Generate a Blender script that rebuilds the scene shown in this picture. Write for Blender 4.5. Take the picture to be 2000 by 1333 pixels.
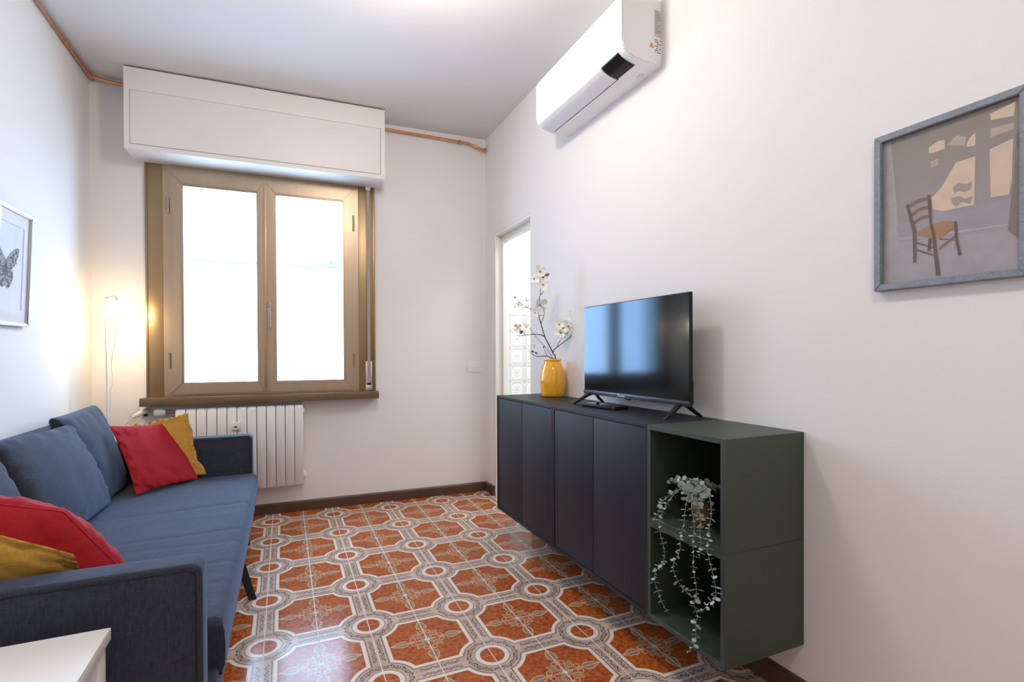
import bpy, bmesh, math, random
from mathutils import Vector, Matrix, noise
from math import pi, sin, cos, sqrt, atan2, radians
PRINT_POLYS=[('sidewall', [(-3.044, 1.733), (-3.063, 1.736), (-3.085, 1.451), (-3.048, 1.394)]), ('dado', [(-3.076, 1.498), (-3.16, 1.511), (-3.327, 1.503), (-3.327, 1.432), (-3.085, 1.451)]), ('floorp', [(-3.085, 1.451), (-3.327, 1.432), (-3.328, 1.345), (-3.048, 1.345), (-3.048, 1.394)]), ('skirt', [(-3.085, 1.457), (-3.211, 1.448), (-3.308, 1.445), (-3.308, 1.448), (-3.211, 1.453), (-3.084, 1.463)]), ('patch', [(-3.152, 1.684), (-3.174, 1.693), (-3.186, 1.69), (-3.187, 1.668), (-3.163, 1.666), (-3.152, 1.669)]), ('dim', [(-3.192, 1.675), (-3.21, 1.692), (-3.231, 1.681), (-3.227, 1.66)]), ('patch', [(-3.229, 1.656), (-3.237, 1.677), (-3.248, 1.683), (-3.248, 1.653)]), ('dim', [(-3.155, 1.646), (-3.174, 1.648), (-3.173, 1.632), (-3.158, 1.63)]), ('patch', [(-3.21, 1.625), (-3.248, 1.627), (-3.246, 1.509), (-3.182, 1.51), (-3.161, 1.521), (-3.159, 1.551), (-3.182, 1.575)]), ('patch', [(-3.275, 1.717), (-3.321, 1.726), (-3.318, 1.694), (-3.277, 1.702)]), ('dim', [(-3.276, 1.682), (-3.318, 1.679), (-3.317, 1.664), (-3.277, 1.661)]), ('patch', [(-3.275, 1.633), (-3.317, 1.643), (-3.315, 1.546), (-3.31, 1.515), (-3.277, 1.518)]), ('blot', [(-3.203, 1.564), (-3.214, 1.572), (-3.231, 1.564), (-3.242, 1.569), (-3.241, 1.549), (-3.228, 1.545), (-3.216, 1.552), (-3.207, 1.549)]), ('blot', [(-3.201, 1.539), (-3.217, 1.539), (-3.228, 1.529), (-3.244, 1.531), (-3.238, 1.514), (-3.221, 1.523), (-3.211, 1.513), (-3.202, 1.524)]), ('curtain', [(-3.321, 1.651), (-3.327, 1.653), (-3.327, 1.41), (-3.308, 1.432), (-3.314, 1.507), (-3.319, 1.561)]), ('chairback', [(-3.105, 1.547), (-3.129, 1.557), (-3.15, 1.556), (-3.15, 1.548), (-3.129, 1.548), (-3.108, 1.538)]), ('chairback', [(-3.112, 1.523), (-3.133, 1.533), (-3.154, 1.532), (-3.154, 1.524), (-3.133, 1.524), (-3.114, 1.514)]), ('chairback', [(-3.119, 1.5), (-3.136, 1.509), (-3.156, 1.509), (-3.156, 1.502), (-3.137, 1.501), (-3.121, 1.491)]), ('chairleg', [(-3.1, 1.548), (-3.107, 1.549), (-3.118, 1.503), (-3.126, 1.469), (-3.125, 1.389), (-3.118, 1.389), (-3.116, 1.469)]), ('chairleg', [(-3.152, 1.447), (-3.16, 1.446), (-3.157, 1.412), (-3.15, 1.414)]), ('chairleg', [(-3.126, 1.444), (-3.163, 1.421), (-3.163, 1.418), (-3.126, 1.439)]), ('chairleg', [(-3.126, 1.424), (-3.163, 1.404), (-3.163, 1.399), (-3.126, 1.419)]), ('chairleg', [(-3.176, 1.442), (-3.208, 1.433), (-3.208, 1.431), (-3.176, 1.439)]), ('chairback', [(-3.175, 1.42), (-3.208, 1.443), (-3.209, 1.437), (-3.175, 1.412)]), ('seatp', [(-3.123, 1.467), (-3.16, 1.483), (-3.182, 1.484), (-3.211, 1.478), (-3.211, 1.466), (-3.178, 1.441), (-3.164, 1.445), (-3.125, 1.459)]), ('chairleg', [(-3.206, 1.479), (-3.212, 1.476), (-3.215, 1.428), (-3.222, 1.394), (-3.221, 1.39), (-3.215, 1.391), (-3.209, 1.427)]), ('chairleg', [(-3.149, 1.56), (-3.156, 1.561), (-3.16, 1.484), (-3.167, 1.46), (-3.173, 1.396), (-3.179, 1.349), (-3.175, 1.346), (-3.169, 1.348), (-3.164, 1.398), (-3.163, 1.443), (-3.155, 1.48)])]
BF_WING=[(-1.069, 1.542), (-1.052, 1.573), (-1.019, 1.605), (-0.98, 1.63), (-0.95, 1.639), (-0.939, 1.632), (-0.943, 1.607), (-0.961, 1.579), (-0.976, 1.555), (-0.998, 1.538), (-1.034, 1.538), (-1.062, 1.538)]
BF_WING2=[(-1.068, 1.539), (-1.034, 1.537), (-1.006, 1.537), (-0.987, 1.522), (-0.986, 1.498), (-1.0, 1.472), (-1.019, 1.451), (-1.038, 1.447), (-1.053, 1.458), (-1.062, 1.483), (-1.066, 1.515)]
BF_SPOTS=[(-1.013, 1.585), (-0.99, 1.603), (-0.965, 1.615), (-0.958, 1.599), (-0.968, 1.583), (-0.994, 1.571), (-0.981, 1.556), (-1.01, 1.554), (-0.997, 1.587), (-0.964, 1.569), (-1.006, 1.543), (-1.037, 1.521), (-1.018, 1.522), (-1.002, 1.517), (-0.997, 1.501), (-1.007, 1.485), (-1.022, 1.471), (-1.036, 1.481), (-1.031, 1.501), (-1.016, 1.501), (-1.025, 1.459), (-1.04, 1.507)]
BF_BODY=[(-1.073, 1.551), (-1.075, 1.474)]
TWIGS=[[(-0.0727, -1.2981, 1.1105), (-0.0864, -1.292, 1.1519), (-0.1118, -1.2916, 1.1973), (-0.1346, -1.2814, 1.2477), (-0.1502, -1.2632, 1.3238), (-0.1637, -1.257, 1.3744), (-0.1649, -1.2453, 1.4106), (-0.1632, -1.2457, 1.4511), (-0.1489, -1.2514, 1.5017), (-0.1472, -1.2517, 1.5447)], [(-0.1475, -1.252, 1.5017), (-0.1373, -1.2671, 1.5156), (-0.1334, -1.2686, 1.5383)], [(-0.1716, -1.241, 1.5828), (-0.1578, -1.247, 1.565), (-0.1369, -1.256, 1.5599)], [(-0.1472, -1.2517, 1.5447), (-0.1433, -1.2418, 1.6349)], [(-0.1472, -1.2517, 1.5447), (-0.1416, -1.2649, 1.5585)], [(-0.1501, -1.2632, 1.3289), (-0.1431, -1.2875, 1.3778), (-0.1452, -1.2864, 1.4129), (-0.1566, -1.2813, 1.4279)], [(-0.1637, -1.257, 1.3769), (-0.1454, -1.2866, 1.3753)], [(-0.1844, -1.2478, 1.4098), (-0.2194, -1.2109, 1.427), (-0.2499, -1.1867, 1.4586), (-0.2802, -1.1735, 1.4904)], [(-0.2194, -1.2109, 1.427), (-0.2451, -1.1999, 1.4261), (-0.2594, -1.1828, 1.4434)], [(-0.2194, -1.2109, 1.427), (-0.2086, -1.2155, 1.4371), (-0.2169, -1.2118, 1.4574)], [(-0.1696, -1.2542, 1.3996), (-0.1844, -1.2478, 1.4098)], [(-0.1346, -1.2814, 1.2477), (-0.167, -1.2892, 1.2596), (-0.2084, -1.2823, 1.2629), (-0.2586, -1.2717, 1.2568), (-0.2906, -1.2581, 1.2545), (-0.311, -1.2493, 1.262)], [(-0.2084, -1.2823, 1.2629), (-0.2355, -1.2813, 1.3014)], [(-0.2586, -1.2717, 1.2593), (-0.2856, -1.2708, 1.2862), (-0.2946, -1.2669, 1.2962)], [(-0.0797, -1.2951, 1.114), (-0.1286, -1.2958, 1.132), (-0.1817, -1.284, 1.1323), (-0.2138, -1.281, 1.1424), (-0.2365, -1.2711, 1.1674)], [(-0.1286, -1.2958, 1.132), (-0.1467, -1.2876, 1.1847)], [(-0.0864, -1.292, 1.1519), (-0.0842, -1.3036, 1.172), (-0.066, -1.3221, 1.1919), (-0.011, -1.3561, 1.2415), (0.026, -1.3716, 1.2763), (0.0422, -1.3784, 1.2962), (0.0311, -1.3733, 1.3412), (0.0082, -1.3633, 1.3613)], [(-0.0753, -1.3182, 1.1844), (-0.0663, -1.3327, 1.2167), (-0.0574, -1.3471, 1.2413), (-0.0669, -1.3537, 1.2684)], [(-0.011, -1.3561, 1.2415), (0.0006, -1.3609, 1.2614), (-0.0014, -1.3598, 1.2914)], [(-0.0344, -1.3568, 1.2636), (-0.0136, -1.3655, 1.2835), (-0.0181, -1.3634, 1.3059)]]
BLOSSOMS=[(-0.163, -1.2768, 1.6361, 1.0), (-0.196, -1.2631, 1.5911, 0.8), (-0.1488, -1.2836, 1.5568, 0.95), (-0.1657, -1.2773, 1.438, 1.0), (-0.1937, -1.2658, 1.3905, 0.7), (-0.0539, -1.3266, 1.2711, 1.0), (-0.0605, -1.3234, 1.3197, 0.8), (-0.0099, -1.3451, 1.3095, 0.95), (-0.0399, -1.3324, 1.2971, 0.8), (0.009, -1.3527, 1.3696, 0.85), (0.0223, -1.359, 1.2918, 0.6), (-0.237, -1.2466, 1.4609, 0.55), (-0.2809, -1.228, 1.4395, 0.5), (-0.3018, -1.2192, 1.4261, 0.4), (-0.3014, -1.2189, 1.4837, 0.22), (-0.2865, -1.2268, 1.3032, 0.6), (-0.2404, -1.2465, 1.3055, 0.6), (-0.1997, -1.2649, 1.185, 0.5), (-0.1467, -1.2876, 1.1872, 0.22), (-0.0286, -1.3375, 1.2619, 0.6)]
GREEN_LEAVES=[((-0.144, -1.2961, 1.6093), (-0.1163, -1.3078, 1.6217)), ((-0.1417, -1.2971, 1.6043), (-0.1611, -1.2889, 1.5979)), ((0.0009, -1.3607, 1.3014), (0.0401, -1.3773, 1.3187)), ((0.0331, -1.3744, 1.3112), (0.0425, -1.3782, 1.3387)), ((-0.2818, -1.24, 1.2652), (-0.2633, -1.2477, 1.2851)), ((-0.2182, -1.268, 1.1674), (-0.2045, -1.274, 1.1549)), ((-0.1999, -1.276, 1.1574), (-0.1839, -1.2829, 1.1473)), ((-0.2726, -1.2438, 1.2776), (-0.2817, -1.2398, 1.2876))]
STRANDS=[[(-0.26, -2.599, 0.652), (-0.3, -2.598, 0.693), (-0.34, -2.59, 0.677), (-0.36, -2.579, 0.648), (-0.365, -2.558, 0.611), (-0.37, -2.545, 0.576), (-0.372, -2.545, 0.534), (-0.372, -2.566, 0.477), (-0.372, -2.562, 0.434), (-0.372, -2.523, 0.386), (-0.372, -2.519, 0.347), (-0.372, -2.543, 0.309), (-0.372, -2.562, 0.285), (-0.372, -2.584, 0.27)], [(-0.26, -2.599, 0.652), (-0.31, -2.629, 0.697), (-0.35, -2.653, 0.677), (-0.366, -2.657, 0.634), (-0.372, -2.658, 0.591), (-0.372, -2.642, 0.545), (-0.372, -2.639, 0.498), (-0.372, -2.61, 0.442), (-0.372, -2.619, 0.409), (-0.372, -2.645, 0.387), (-0.372, -2.676, 0.375), (-0.372, -2.712, 0.374)], [(-0.26, -2.606, 0.654), (-0.31, -2.643, 0.7), (-0.35, -2.672, 0.677), (-0.366, -2.688, 0.644), (-0.372, -2.704, 0.6), (-0.372, -2.698, 0.554), (-0.372, -2.7, 0.511), (-0.372, -2.699, 0.476), (-0.372, -2.704, 0.439), (-0.372, -2.713, 0.399), (-0.372, -2.702, 0.35), (-0.372, -2.717, 0.323), (-0.372, -2.709, 0.29), (-0.372, -2.709, 0.255), (-0.372, -2.702, 0.223), (-0.372, -2.676, 0.186)], [(-0.26, -2.613, 0.656), (-0.31, -2.676, 0.708), (-0.35, -2.741, 0.71), (-0.366, -2.767, 0.666), (-0.372, -2.765, 0.62), (-0.372, -2.757, 0.556), (-0.372, -2.765, 0.516), (-0.372, -2.779, 0.479), (-0.372, -2.789, 0.441), (-0.372, -2.786, 0.407), (-0.372, -2.762, 0.382), (-0.372, -2.731, 0.339)], [(-0.26, -2.61, 0.655), (-0.31, -2.656, 0.668), (-0.36, -2.716, 0.627), (-0.37, -2.726, 0.583), (-0.372, -2.731, 0.537), (-0.372, -2.722, 0.509)], [(-0.26, -2.599, 0.652), (-0.33, -2.601, 0.687), (-0.355, -2.562, 0.654), (-0.365, -2.539, 0.622), (-0.37, -2.533, 0.589), (-0.372, -2.508, 0.562)], [(-0.26, -2.606, 0.654), (-0.27, -2.574, 0.7), (-0.27, -2.514, 0.692), (-0.27, -2.475, 0.677), (-0.27, -2.43, 0.684)], [(-0.26, -2.606, 0.654), (-0.22, -2.594, 0.684), (-0.17, -2.587, 0.682), (-0.13, -2.584, 0.663)], [(-0.26, -2.599, 0.652), (-0.31, -2.601, 0.706), (-0.33, -2.601, 0.723), (-0.34, -2.584, 0.723)], [(-0.26, -2.606, 0.654), (-0.3, -2.653, 0.712), (-0.32, -2.666, 0.727), (-0.33, -2.636, 0.731)]]

for o in list(bpy.data.objects):
    bpy.data.objects.remove(o)
SC = bpy.context.scene
COL = SC.collection

# ------------------------------------------------------------------ camera
# The room: right wall is the plane X=0, the window wall starts at Y=0 (turned 1.7 degrees), floor Z=0.
YAW, PITCH, ROLL = radians(23.1723), radians(0.44416), radians(-0.23518)
fw = Vector((sin(YAW)*cos(PITCH), cos(YAW)*cos(PITCH), -sin(PITCH)))
rt = Vector((cos(YAW), -sin(YAW), 0))
up = rt.cross(fw)
rt, up = rt*cos(ROLL)+up*sin(ROLL), up*cos(ROLL)-rt*sin(ROLL)
cd = bpy.data.cameras.new('camera')
cam = bpy.data.objects.new('camera', cd)
COL.objects.link(cam)
m3 = Matrix((rt, up, -fw)).transposed()
cam.matrix_world = Matrix.Translation((-1.56222, -3.9156, 1.15144)) @ m3.to_4x4()
cd.sensor_width = 36
cd.lens = 979.0/2000*36
cd.shift_x = (1000-973.9)/2000
cd.shift_y = (698.08-666.5)/2000
cd.clip_start = 0.05
SC.camera = cam

# ------------------------------------------------------------------ look, world, lights
SC.view_settings.view_transform = 'Standard'
SC.view_settings.look = 'None'
SC.view_settings.gamma = 1
SC.view_settings.use_curve_mapping = False
SC.view_settings.exposure = 0.08
try:
    SC.cycles.use_denoising = True
    SC.cycles.caustics_reflective = False
    SC.cycles.caustics_refractive = False
    SC.cycles.max_bounces = 12
    SC.cycles.diffuse_bounces = 6
    SC.cycles.transparent_max_bounces = 12
    SC.cycles.sample_clamp_indirect = 6
except Exception:
    pass
W = bpy.data.worlds.new('daylight')
SC.world = W
W.use_nodes = True
bg = W.node_tree.nodes['Background']
bg.inputs[0].default_value = (0.46, 0.69, 1.0, 1)
bg.inputs[1].default_value = 17.0

WALL_ROT = math.atan(-0.02975)          # the window wall is not quite square to the right wall

def light(name, kind, loc, energy, color=(1, 1, 1), rot=None, **kw):
    d = bpy.data.lights.new(name, kind)
    d.energy = energy
    d.color = color
    for k, v in kw.items():
        setattr(d, k, v)
    o = bpy.data.objects.new(name, d)
    o.location = loc
    if rot:
        o.rotation_euler = rot
    COL.objects.link(o)
    return o

# daylight comes through the window (sky sampled through a portal)
po = light('window_portal', 'AREA', (-1.67, 0.22, 1.63), 1, rot=(radians(-90), 0, WALL_ROT), shape='RECTANGLE', size=1.5, size_y=1.7)
po.data.cycles.is_portal = True
# added unseen fill light behind the photographer, evens out the white walls
light('rear_fill_light', 'AREA', (-1.5, -5.25, 1.6), 3, color=(1.0, 0.95, 0.89), rot=(radians(90), 0, 0), shape='RECTANGLE', size=1.9, size_y=1.7)
# ceiling lamp just out of the frame
light('ceiling_lamp_light', 'POINT', (-1.10, -1.98, 2.67), 34, color=(1.0, 0.90, 0.80), shadow_soft_size=0.10)
# added downward fill over the photographer, brightens table top and near walls
light('rear_top_fill', 'AREA', (-1.25, -4.1, 2.86), 17, color=(1.0, 0.93, 0.86), rot=(0, 0, 0), shape='DISK', size=0.35)
# lamp in the room behind the doorway
light('bathroom_light', 'AREA', (0.95, -0.9, 2.6), 25, color=(1.0, 0.99, 0.96), rot=(0, 0, 0), shape='RECTANGLE', size=0.9, size_y=1.0)
BULB = (-2.495, -0.2, 1.405)
light('corner_lamp_light', 'POINT', BULB, 10.5, color=(1.0, 0.72, 0.40), shadow_soft_size=0.03)

# ------------------------------------------------------------------ node helpers
class NT:
    def __init__(s, name):
        s.m = bpy.data.materials.new(name)
        s.m.use_nodes = True
        s.t = s.m.node_tree
        s.n = s.t.nodes
        s.b = s.n['Principled BSDF']
        s.out = s.n['Material Output']
    def node(s, typ, **kw):
        n = s.n.new(typ)
        for k, v in kw.items():
            setattr(n, k, v)
        return n
    def link(s, a, b):
        s.t.links.new(a, b)
    def inp(s, name, v):
        i = s.b.inputs[name]
        if isinstance(v, F): v = v.s
        if isinstance(v, bpy.types.NodeSocket):
            s.link(v, i)
        else:
            if isinstance(v, tuple) and len(v) == 3 and i.type == 'RGBA':
                v = v+(1,)
            i.default_value = v
    def coords(s, kind='Object'):
        tc = s.node('ShaderNodeTexCoord')
        return tc.outputs[kind]
    def xyz(s, vec):
        sp = s.node('ShaderNodeSeparateXYZ')
        s.link(vec, sp.inputs[0])
        return [F(s, o) for o in sp.outputs]
    def noise(s, vec, scale, detail=3, rough=0.5, dist=0.0):
        n = s.node('ShaderNodeTexNoise')
        n.inputs['Scale'].default_value = scale
        n.inputs['Detail'].default_value = detail
        n.inputs['Roughness'].default_value = rough
        n.inputs['Distortion'].default_value = dist
        if vec is not None: s.link(vec, n.inputs['Vector'])
        return n.outputs['Fac']
    def scalev(s, vec, sc):
        mp = s.node('ShaderNodeMapping')
        mp.inputs['Scale'].default_value = sc
        s.link(vec, mp.inputs['Vector'])
        return mp.outputs[0]
    def mix(s, f, a, b):
        n = s.node('ShaderNodeMix', data_type='RGBA')
        for sock, v in ((n.inputs[0], f), (n.inputs[6], a), (n.inputs[7], b)):
            if isinstance(v, F): v = v.s
            if isinstance(v, bpy.types.NodeSocket): s.link(v, sock)
            elif isinstance(v, tuple): sock.default_value = v if len(v) == 4 else v+(1,)
            else: sock.default_value = v
        return n.outputs[2]
    def ramp(s, fac, stops):
        r = s.node('ShaderNodeValToRGB')
        e = r.color_ramp.elements
        while len(e) < len(stops): e.new(0.5)
        for i, (p, c) in enumerate(stops):
            e[i].position = p
            e[i].color = c if len(c) == 4 else c+(1,)
        if isinstance(fac, F): fac = fac.s
        s.link(fac, r.inputs[0])
        return r.outputs[0]
    def bump(s, h, strength, dist=0.001):
        b = s.node('ShaderNodeBump')
        b.inputs['Strength'].default_value = strength
        b.inputs['Distance'].default_value = dist
        if isinstance(h, F): h = h.s
        s.link(h, b.inputs['Height'])
        s.link(b.outputs[0], s.b.inputs['Normal'])

class F:
    """float socket with arithmetic"""
    def __init__(s, nt, sock): s.nt = nt; s.s = sock
    def _op(s, op, *args):
        n = s.nt.node('ShaderNodeMath', operation=op)
        for i, a in enumerate((s,)+args):
            if isinstance(a, F): s.nt.link(a.s, n.inputs[i])
            else: n.inputs[i].default_value = a
        return F(s.nt, n.outputs[0])
    def __add__(s, o): return s._op('ADD', o)
    __radd__ = __add__
    def __sub__(s, o): return s._op('SUBTRACT', o)
    def __rsub__(s, o): return (s*-1)+o
    def __mul__(s, o): return s._op('MULTIPLY', o)
    __rmul__ = __mul__
    def __truediv__(s, o): return s._op('DIVIDE', o)
    def abs(s): return s._op('ABSOLUTE')
    def sin(s): return s._op('SINE')
    def cos(s): return s._op('COSINE')
    def sqrt(s): return s._op('SQRT')
    def min(s, o): return s._op('MINIMUM', o)
    def max(s, o): return s._op('MAXIMUM', o)
    def lt(s, o): return s._op('LESS_THAN', o)
    def gt(s, o): return s._op('GREATER_THAN', o)
    def pp(s, o): return s._op('PINGPONG', o)
    def atan2(s, o): return s._op('ARCTAN2', o)
    def clamp(s): return s.max(0.0).min(1.0)
def OR(*a):
    r = a[0]
    for x in a[1:]: r = r.max(x)
    return r
def AND(*a):
    r = a[0]
    for x in a[1:]: r = r*x
    return r
def hyp(a, b): return (a*a+b*b).sqrt()

def mat(name, col, rough=0.5, metal=0.0, spec=0.5, var=0.0, vscale=8.0, bump=0.0, bscale=200.0, **kw):
    """plain surface with a little procedural variation of tone and relief"""
    t = NT(name)
    oc = t.coords()
    if var > 0:
        n = F(t, t.noise(oc, vscale, 3))
        a = tuple(max(0, c*(1-var)) for c in col)
        b = tuple(min(1, c*(1+var)) for c in col)
        t.inp('Base Color', t.mix(n, a, b))
    else:
        t.inp('Base Color', col)
    t.inp('Roughness', rough)
    t.inp('Metallic', metal)
    t.inp('Specular IOR Level', spec)
    if bump > 0:
        t.bump(F(t, t.noise(oc, bscale, 2)), bump)
    for k, v in kw.items():
        t.inp(k.replace('_', ' '), v)
    return t.m

def fabric(name, c1, c2, scale=1.0, bumps=0.35, sheen=0.2):
    t = NT(name)
    oc = t.coords()
    a = F(t, t.noise(t.scalev(oc, (260*scale, 260*scale, 30*scale)), 1.0, 2))
    b = F(t, t.noise(t.scalev(oc, (28*scale, 30*scale, 320*scale)), 1.0, 2))
    c = F(t, t.noise(oc, 5.0, 2))
    w = a*0.45+b*0.45+c*0.1
    t.inp('Base Color', t.ramp(w, [(0.36, c1), (0.64, c2)]))
    t.inp('Roughness', 0.85)
    t.inp('Specular IOR Level', 0.25)
    t.inp('Sheen Weight', sheen)
    t.inp('Sheen Roughness', 0.45)
    t.inp('Sheen Tint', (0.42, 0.60, 1.0))
    t.bump(w, bumps, 0.002)
    return t.m

# ------------------------------------------------------------------ materials
M = {}
def wall_mat(name, col, sc=130, st=0.25):
    t = NT(name)
    oc = t.coords()
    n = F(t, t.noise(oc, sc, 3))+F(t, t.noise(oc, 1.2, 2))*0.3
    t.inp('Base Color', t.mix(F(t, t.noise(oc, 0.9, 3)), tuple(c*0.985 for c in col), col))
    t.inp('Roughness', 0.75)
    t.inp('Specular IOR Level', 0.3)
    t.bump(n, st, 0.0012)
    return t.m
M['wall'] = wall_mat('white_wall_paint', (0.80, 0.785, 0.775))
M['ceiling'] = wall_mat('ceiling_paint', (0.73, 0.715, 0.72), 80, 0.15)
M['bath'] = wall_mat('bathroom_white', (0.86, 0.86, 0.85))
M['box_white'] = mat('shutter_box_paint', (0.80, 0.78, 0.755), 0.45, var=0.02, vscale=3, bump=0.1, bscale=40)
M['groove'] = mat('groove_shadow_gap', (0.30, 0.26, 0.22), 0.8)
M['gap_dark'] = mat('ceiling_gap', (0.07, 0.06, 0.055), 0.9)
M['white_lacq'] = mat('white_lacquer', (0.82, 0.81, 0.80), 0.35, var=0.01)
M['jamb'] = mat('door_frame_white', (0.80, 0.80, 0.775), 0.35)
M['white_plastic'] = mat('white_plastic', (0.80, 0.80, 0.79), 0.35, bump=0.02)
M['ac_white'] = mat('air_conditioner_plastic', (0.84, 0.84, 0.85), 0.38)
M['ac_flap'] = mat('air_conditioner_flap', (0.76, 0.77, 0.81), 0.28)
M['rad'] = mat('radiator_enamel', (0.80, 0.79, 0.78), 0.3)
M['brown'] = mat('brown_baseboard', (0.085, 0.043, 0.026), 0.35, var=0.25, vscale=14)
def brushed(name, c, rough, metal):
    t = NT(name)
    oc = t.coords()
    n = F(t, t.noise(t.scalev(oc, (60, 60, 1.5)), 1.0, 3))
    t.inp('Base Color', t.mix(n, tuple(x*0.9 for x in c), tuple(min(1, x*1.08) for x in c)))
    t.inp('Metallic', metal)
    t.inp('Roughness', rough)
    return t.m
M['bronze'] = brushed('bronze_anodised_frame', (0.41, 0.315, 0.22), 0.36, 0.7)
M['bronze_dark'] = brushed('bronze_anodised_casing', (0.30, 0.21, 0.115), 0.36, 0.7)
M['sill'] = brushed('bronze_sill', (0.20, 0.135, 0.078), 0.4, 0.6)
M['steel'] = mat('brushed_steel', (0.62, 0.60, 0.58), 0.3, 1.0)
M['handle'] = mat('handle_metal', (0.26, 0.21, 0.17), 0.5, 0.4)
M['hinge'] = mat('hinge_metal', (0.33, 0.25, 0.19), 0.35, 0.8)
M['strap'] = mat('grey_strap_webbing', (0.36, 0.31, 0.27), 0.8, var=0.2, vscale=90, bump=0.3, bscale=500)
M['black_metal'] = mat('black_metal', (0.010, 0.010, 0.011), 0.6, spec=0.2)
M['black_plastic'] = mat('black_plastic', (0.010, 0.010, 0.012), 0.38, spec=0.25, var=0.1)
M['tv_chin'] = mat('tv_chin_plastic', (0.035, 0.042, 0.06), 0.3, 0.3)
t = NT('tv_screen_glass')
t.inp('Base Color', (0.003, 0.003, 0.004)); t.inp('Roughness', 0.10); t.inp('Specular IOR Level', 0.5)
t.inp('Specular Tint', (0.45, 0.68, 0.92, 1)); t.inp('Coat Weight', 0.0); t.inp('IOR', 1.6)
M['screen'] = t.m
M['glass_black'] = mat('black_display_glass', (0.004, 0.004, 0.006), 0.08, spec=0.2)
M['copper'] = mat('copper_pipe', (0.72, 0.30, 0.14), 0.3, 0.95, var=0.25, vscale=30)
M['cab'] = mat('dark_grey_foil', (0.014, 0.0148, 0.021), 0.5, spec=0.35, var=0.06, vscale=5, bump=0.06, bscale=350)
M['cab_green'] = mat('dark_green_foil', (0.038, 0.053, 0.039), 0.48, var=0.06, vscale=5, bump=0.06, bscale=350)
M['sofa'] = fabric('blue_grey_sofa_fabric', (0.021, 0.0245, 0.036), (0.044, 0.051, 0.074), 1.6, 0.3, 0.25)
M['sofa_seam'] = mat('sofa_seam_piping', (0.012, 0.013, 0.018), 0.9)
M['red'] = fabric('red_cushion_cotton', (0.27, 0.007, 0.012), (0.38, 0.012, 0.020), 1.5, 0.15, 0.1)
M['yellow'] = fabric('mustard_cushion_cotton', (0.50, 0.265, 0.045), (0.66, 0.36, 0.070), 1.5, 0.15, 0.1)
M['vase'] = mat('yellow_glaze', (0.86, 0.42, 0.022), 0.12, Coat_Weight=0.6, var=0.05)
M['twig'] = mat('dark_twig_bark', (0.055, 0.035, 0.035), 0.8, var=0.4, vscale=80)
M['petal'] = mat('white_petal', (0.92, 0.92, 0.87), 0.6, var=0.04, vscale=40)
M['pistil'] = mat('olive_flower_centre', (0.20, 0.22, 0.09), 0.7)
M['leaf'] = mat('green_leaf', (0.05, 0.11, 0.045), 0.5, var=0.3, vscale=50)
M['euca'] = mat('eucalyptus_leaf', (0.36, 0.43, 0.40), 0.6, var=0.35, vscale=28)
M['euca_stem'] = mat('eucalyptus_stem', (0.24, 0.30, 0.22), 0.7)
M['pot'] = mat('terracotta_pot', (0.20, 0.11, 0.05), 0.7, var=0.2, vscale=30)
M['moss'] = mat('green_moss', (0.07, 0.10, 0.04), 0.9, var=0.4, vscale=60, bump=0.5)
# picture frame of grey-stained wood
t = NT('grey_stained_wood')
oc = t.coords()
g = F(t, t.noise(t.scalev(oc, (40, 40, 40)), 3.0, 4, 0.7, 1.5))
t.inp('Base Color', t.ramp(g, [(0.3, (0.14, 0.165, 0.195)), (0.7, (0.27, 0.305, 0.35))]))
t.inp('Roughness', 0.5)
t.bump(g, 0.4, 0.001)
M['greywood'] = t.m
M['silver'] = mat('silver_frame', (0.50, 0.48, 0.47), 0.28, 0.85)
M['mat_board'] = mat('white_mat_board', (0.78, 0.80, 0.84), 0.7)
M['bf_paper'] = mat('print_paper', (0.70, 0.75, 0.86), 0.6)
M['bf_wing'] = mat('butterfly_wing_grey', (0.36, 0.38, 0.44), 0.7, var=0.25, vscale=60)
M['bf_dark'] = mat('butterfly_black', (0.06, 0.065, 0.085), 0.7)
# panes: clear glass that lets daylight straight through
def clear_glass(name, refl_ior=1.45, tint=(1, 1, 1, 1), rough=0.0):
    t = NT(name)
    tr = t.node('ShaderNodeBsdfTransparent'); tr.inputs[0].default_value = tint
    gl = t.node('ShaderNodeBsdfGlossy'); gl.inputs['Roughness'].default_value = rough
    lw = t.node('ShaderNodeLayerWeight'); lw.inputs[0].default_value = 0.5
    f = F(t, lw.outputs['Facing'])
    fr = (f*f*f*f*f)*0.45+0.022          # one face of the pane
    mx = t.node('ShaderNodeMixShader')
    t.link(fr.s, mx.inputs[0]); t.link(tr.outputs[0], mx.inputs[1]); t.link(gl.outputs[0], mx.inputs[2])
    t.link(mx.outputs[0], t.out.inputs[0])
    return t.m
M['pane'] = clear_glass('window_glass')
M['picture_glass'] = clear_glass('picture_glass', 1.5, rough=0.03)
t = NT('frosted_lamp_glass')
tr = t.node('ShaderNodeBsdfTransparent'); tl = t.node('ShaderNodeBsdfTranslucent'); tl.inputs[0].default_value = (0.95, 0.93, 0.88, 1)
mx = t.node('ShaderNodeMixShader'); mx.inputs[0].default_value = 0.35
t.link(tr.outputs[0], mx.inputs[1]); t.link(tl.outputs[0], mx.inputs[2]); t.link(mx.outputs[0], t.out.inputs[0])
M['lamp_glass'] = t.m
t = NT('glowing_bulb')
t.inp('Base Color', (1, 0.9, 0.7)); t.inp('Emission Color', (1.0, 0.80, 0.50, 1)); t.inp('Emission Strength', 22.0)
M['bulb'] = t.m
M['outside_wall'] = wall_mat('white_exterior_plaster', (0.88, 0.87, 0.86))
M['cap_dark'] = mat('dark_wall_edge', (0.09, 0.09, 0.09), 0.8)
M['outside_ground'] = wall_mat('pale_exterior_ground', (0.75, 0.74, 0.72))

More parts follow.
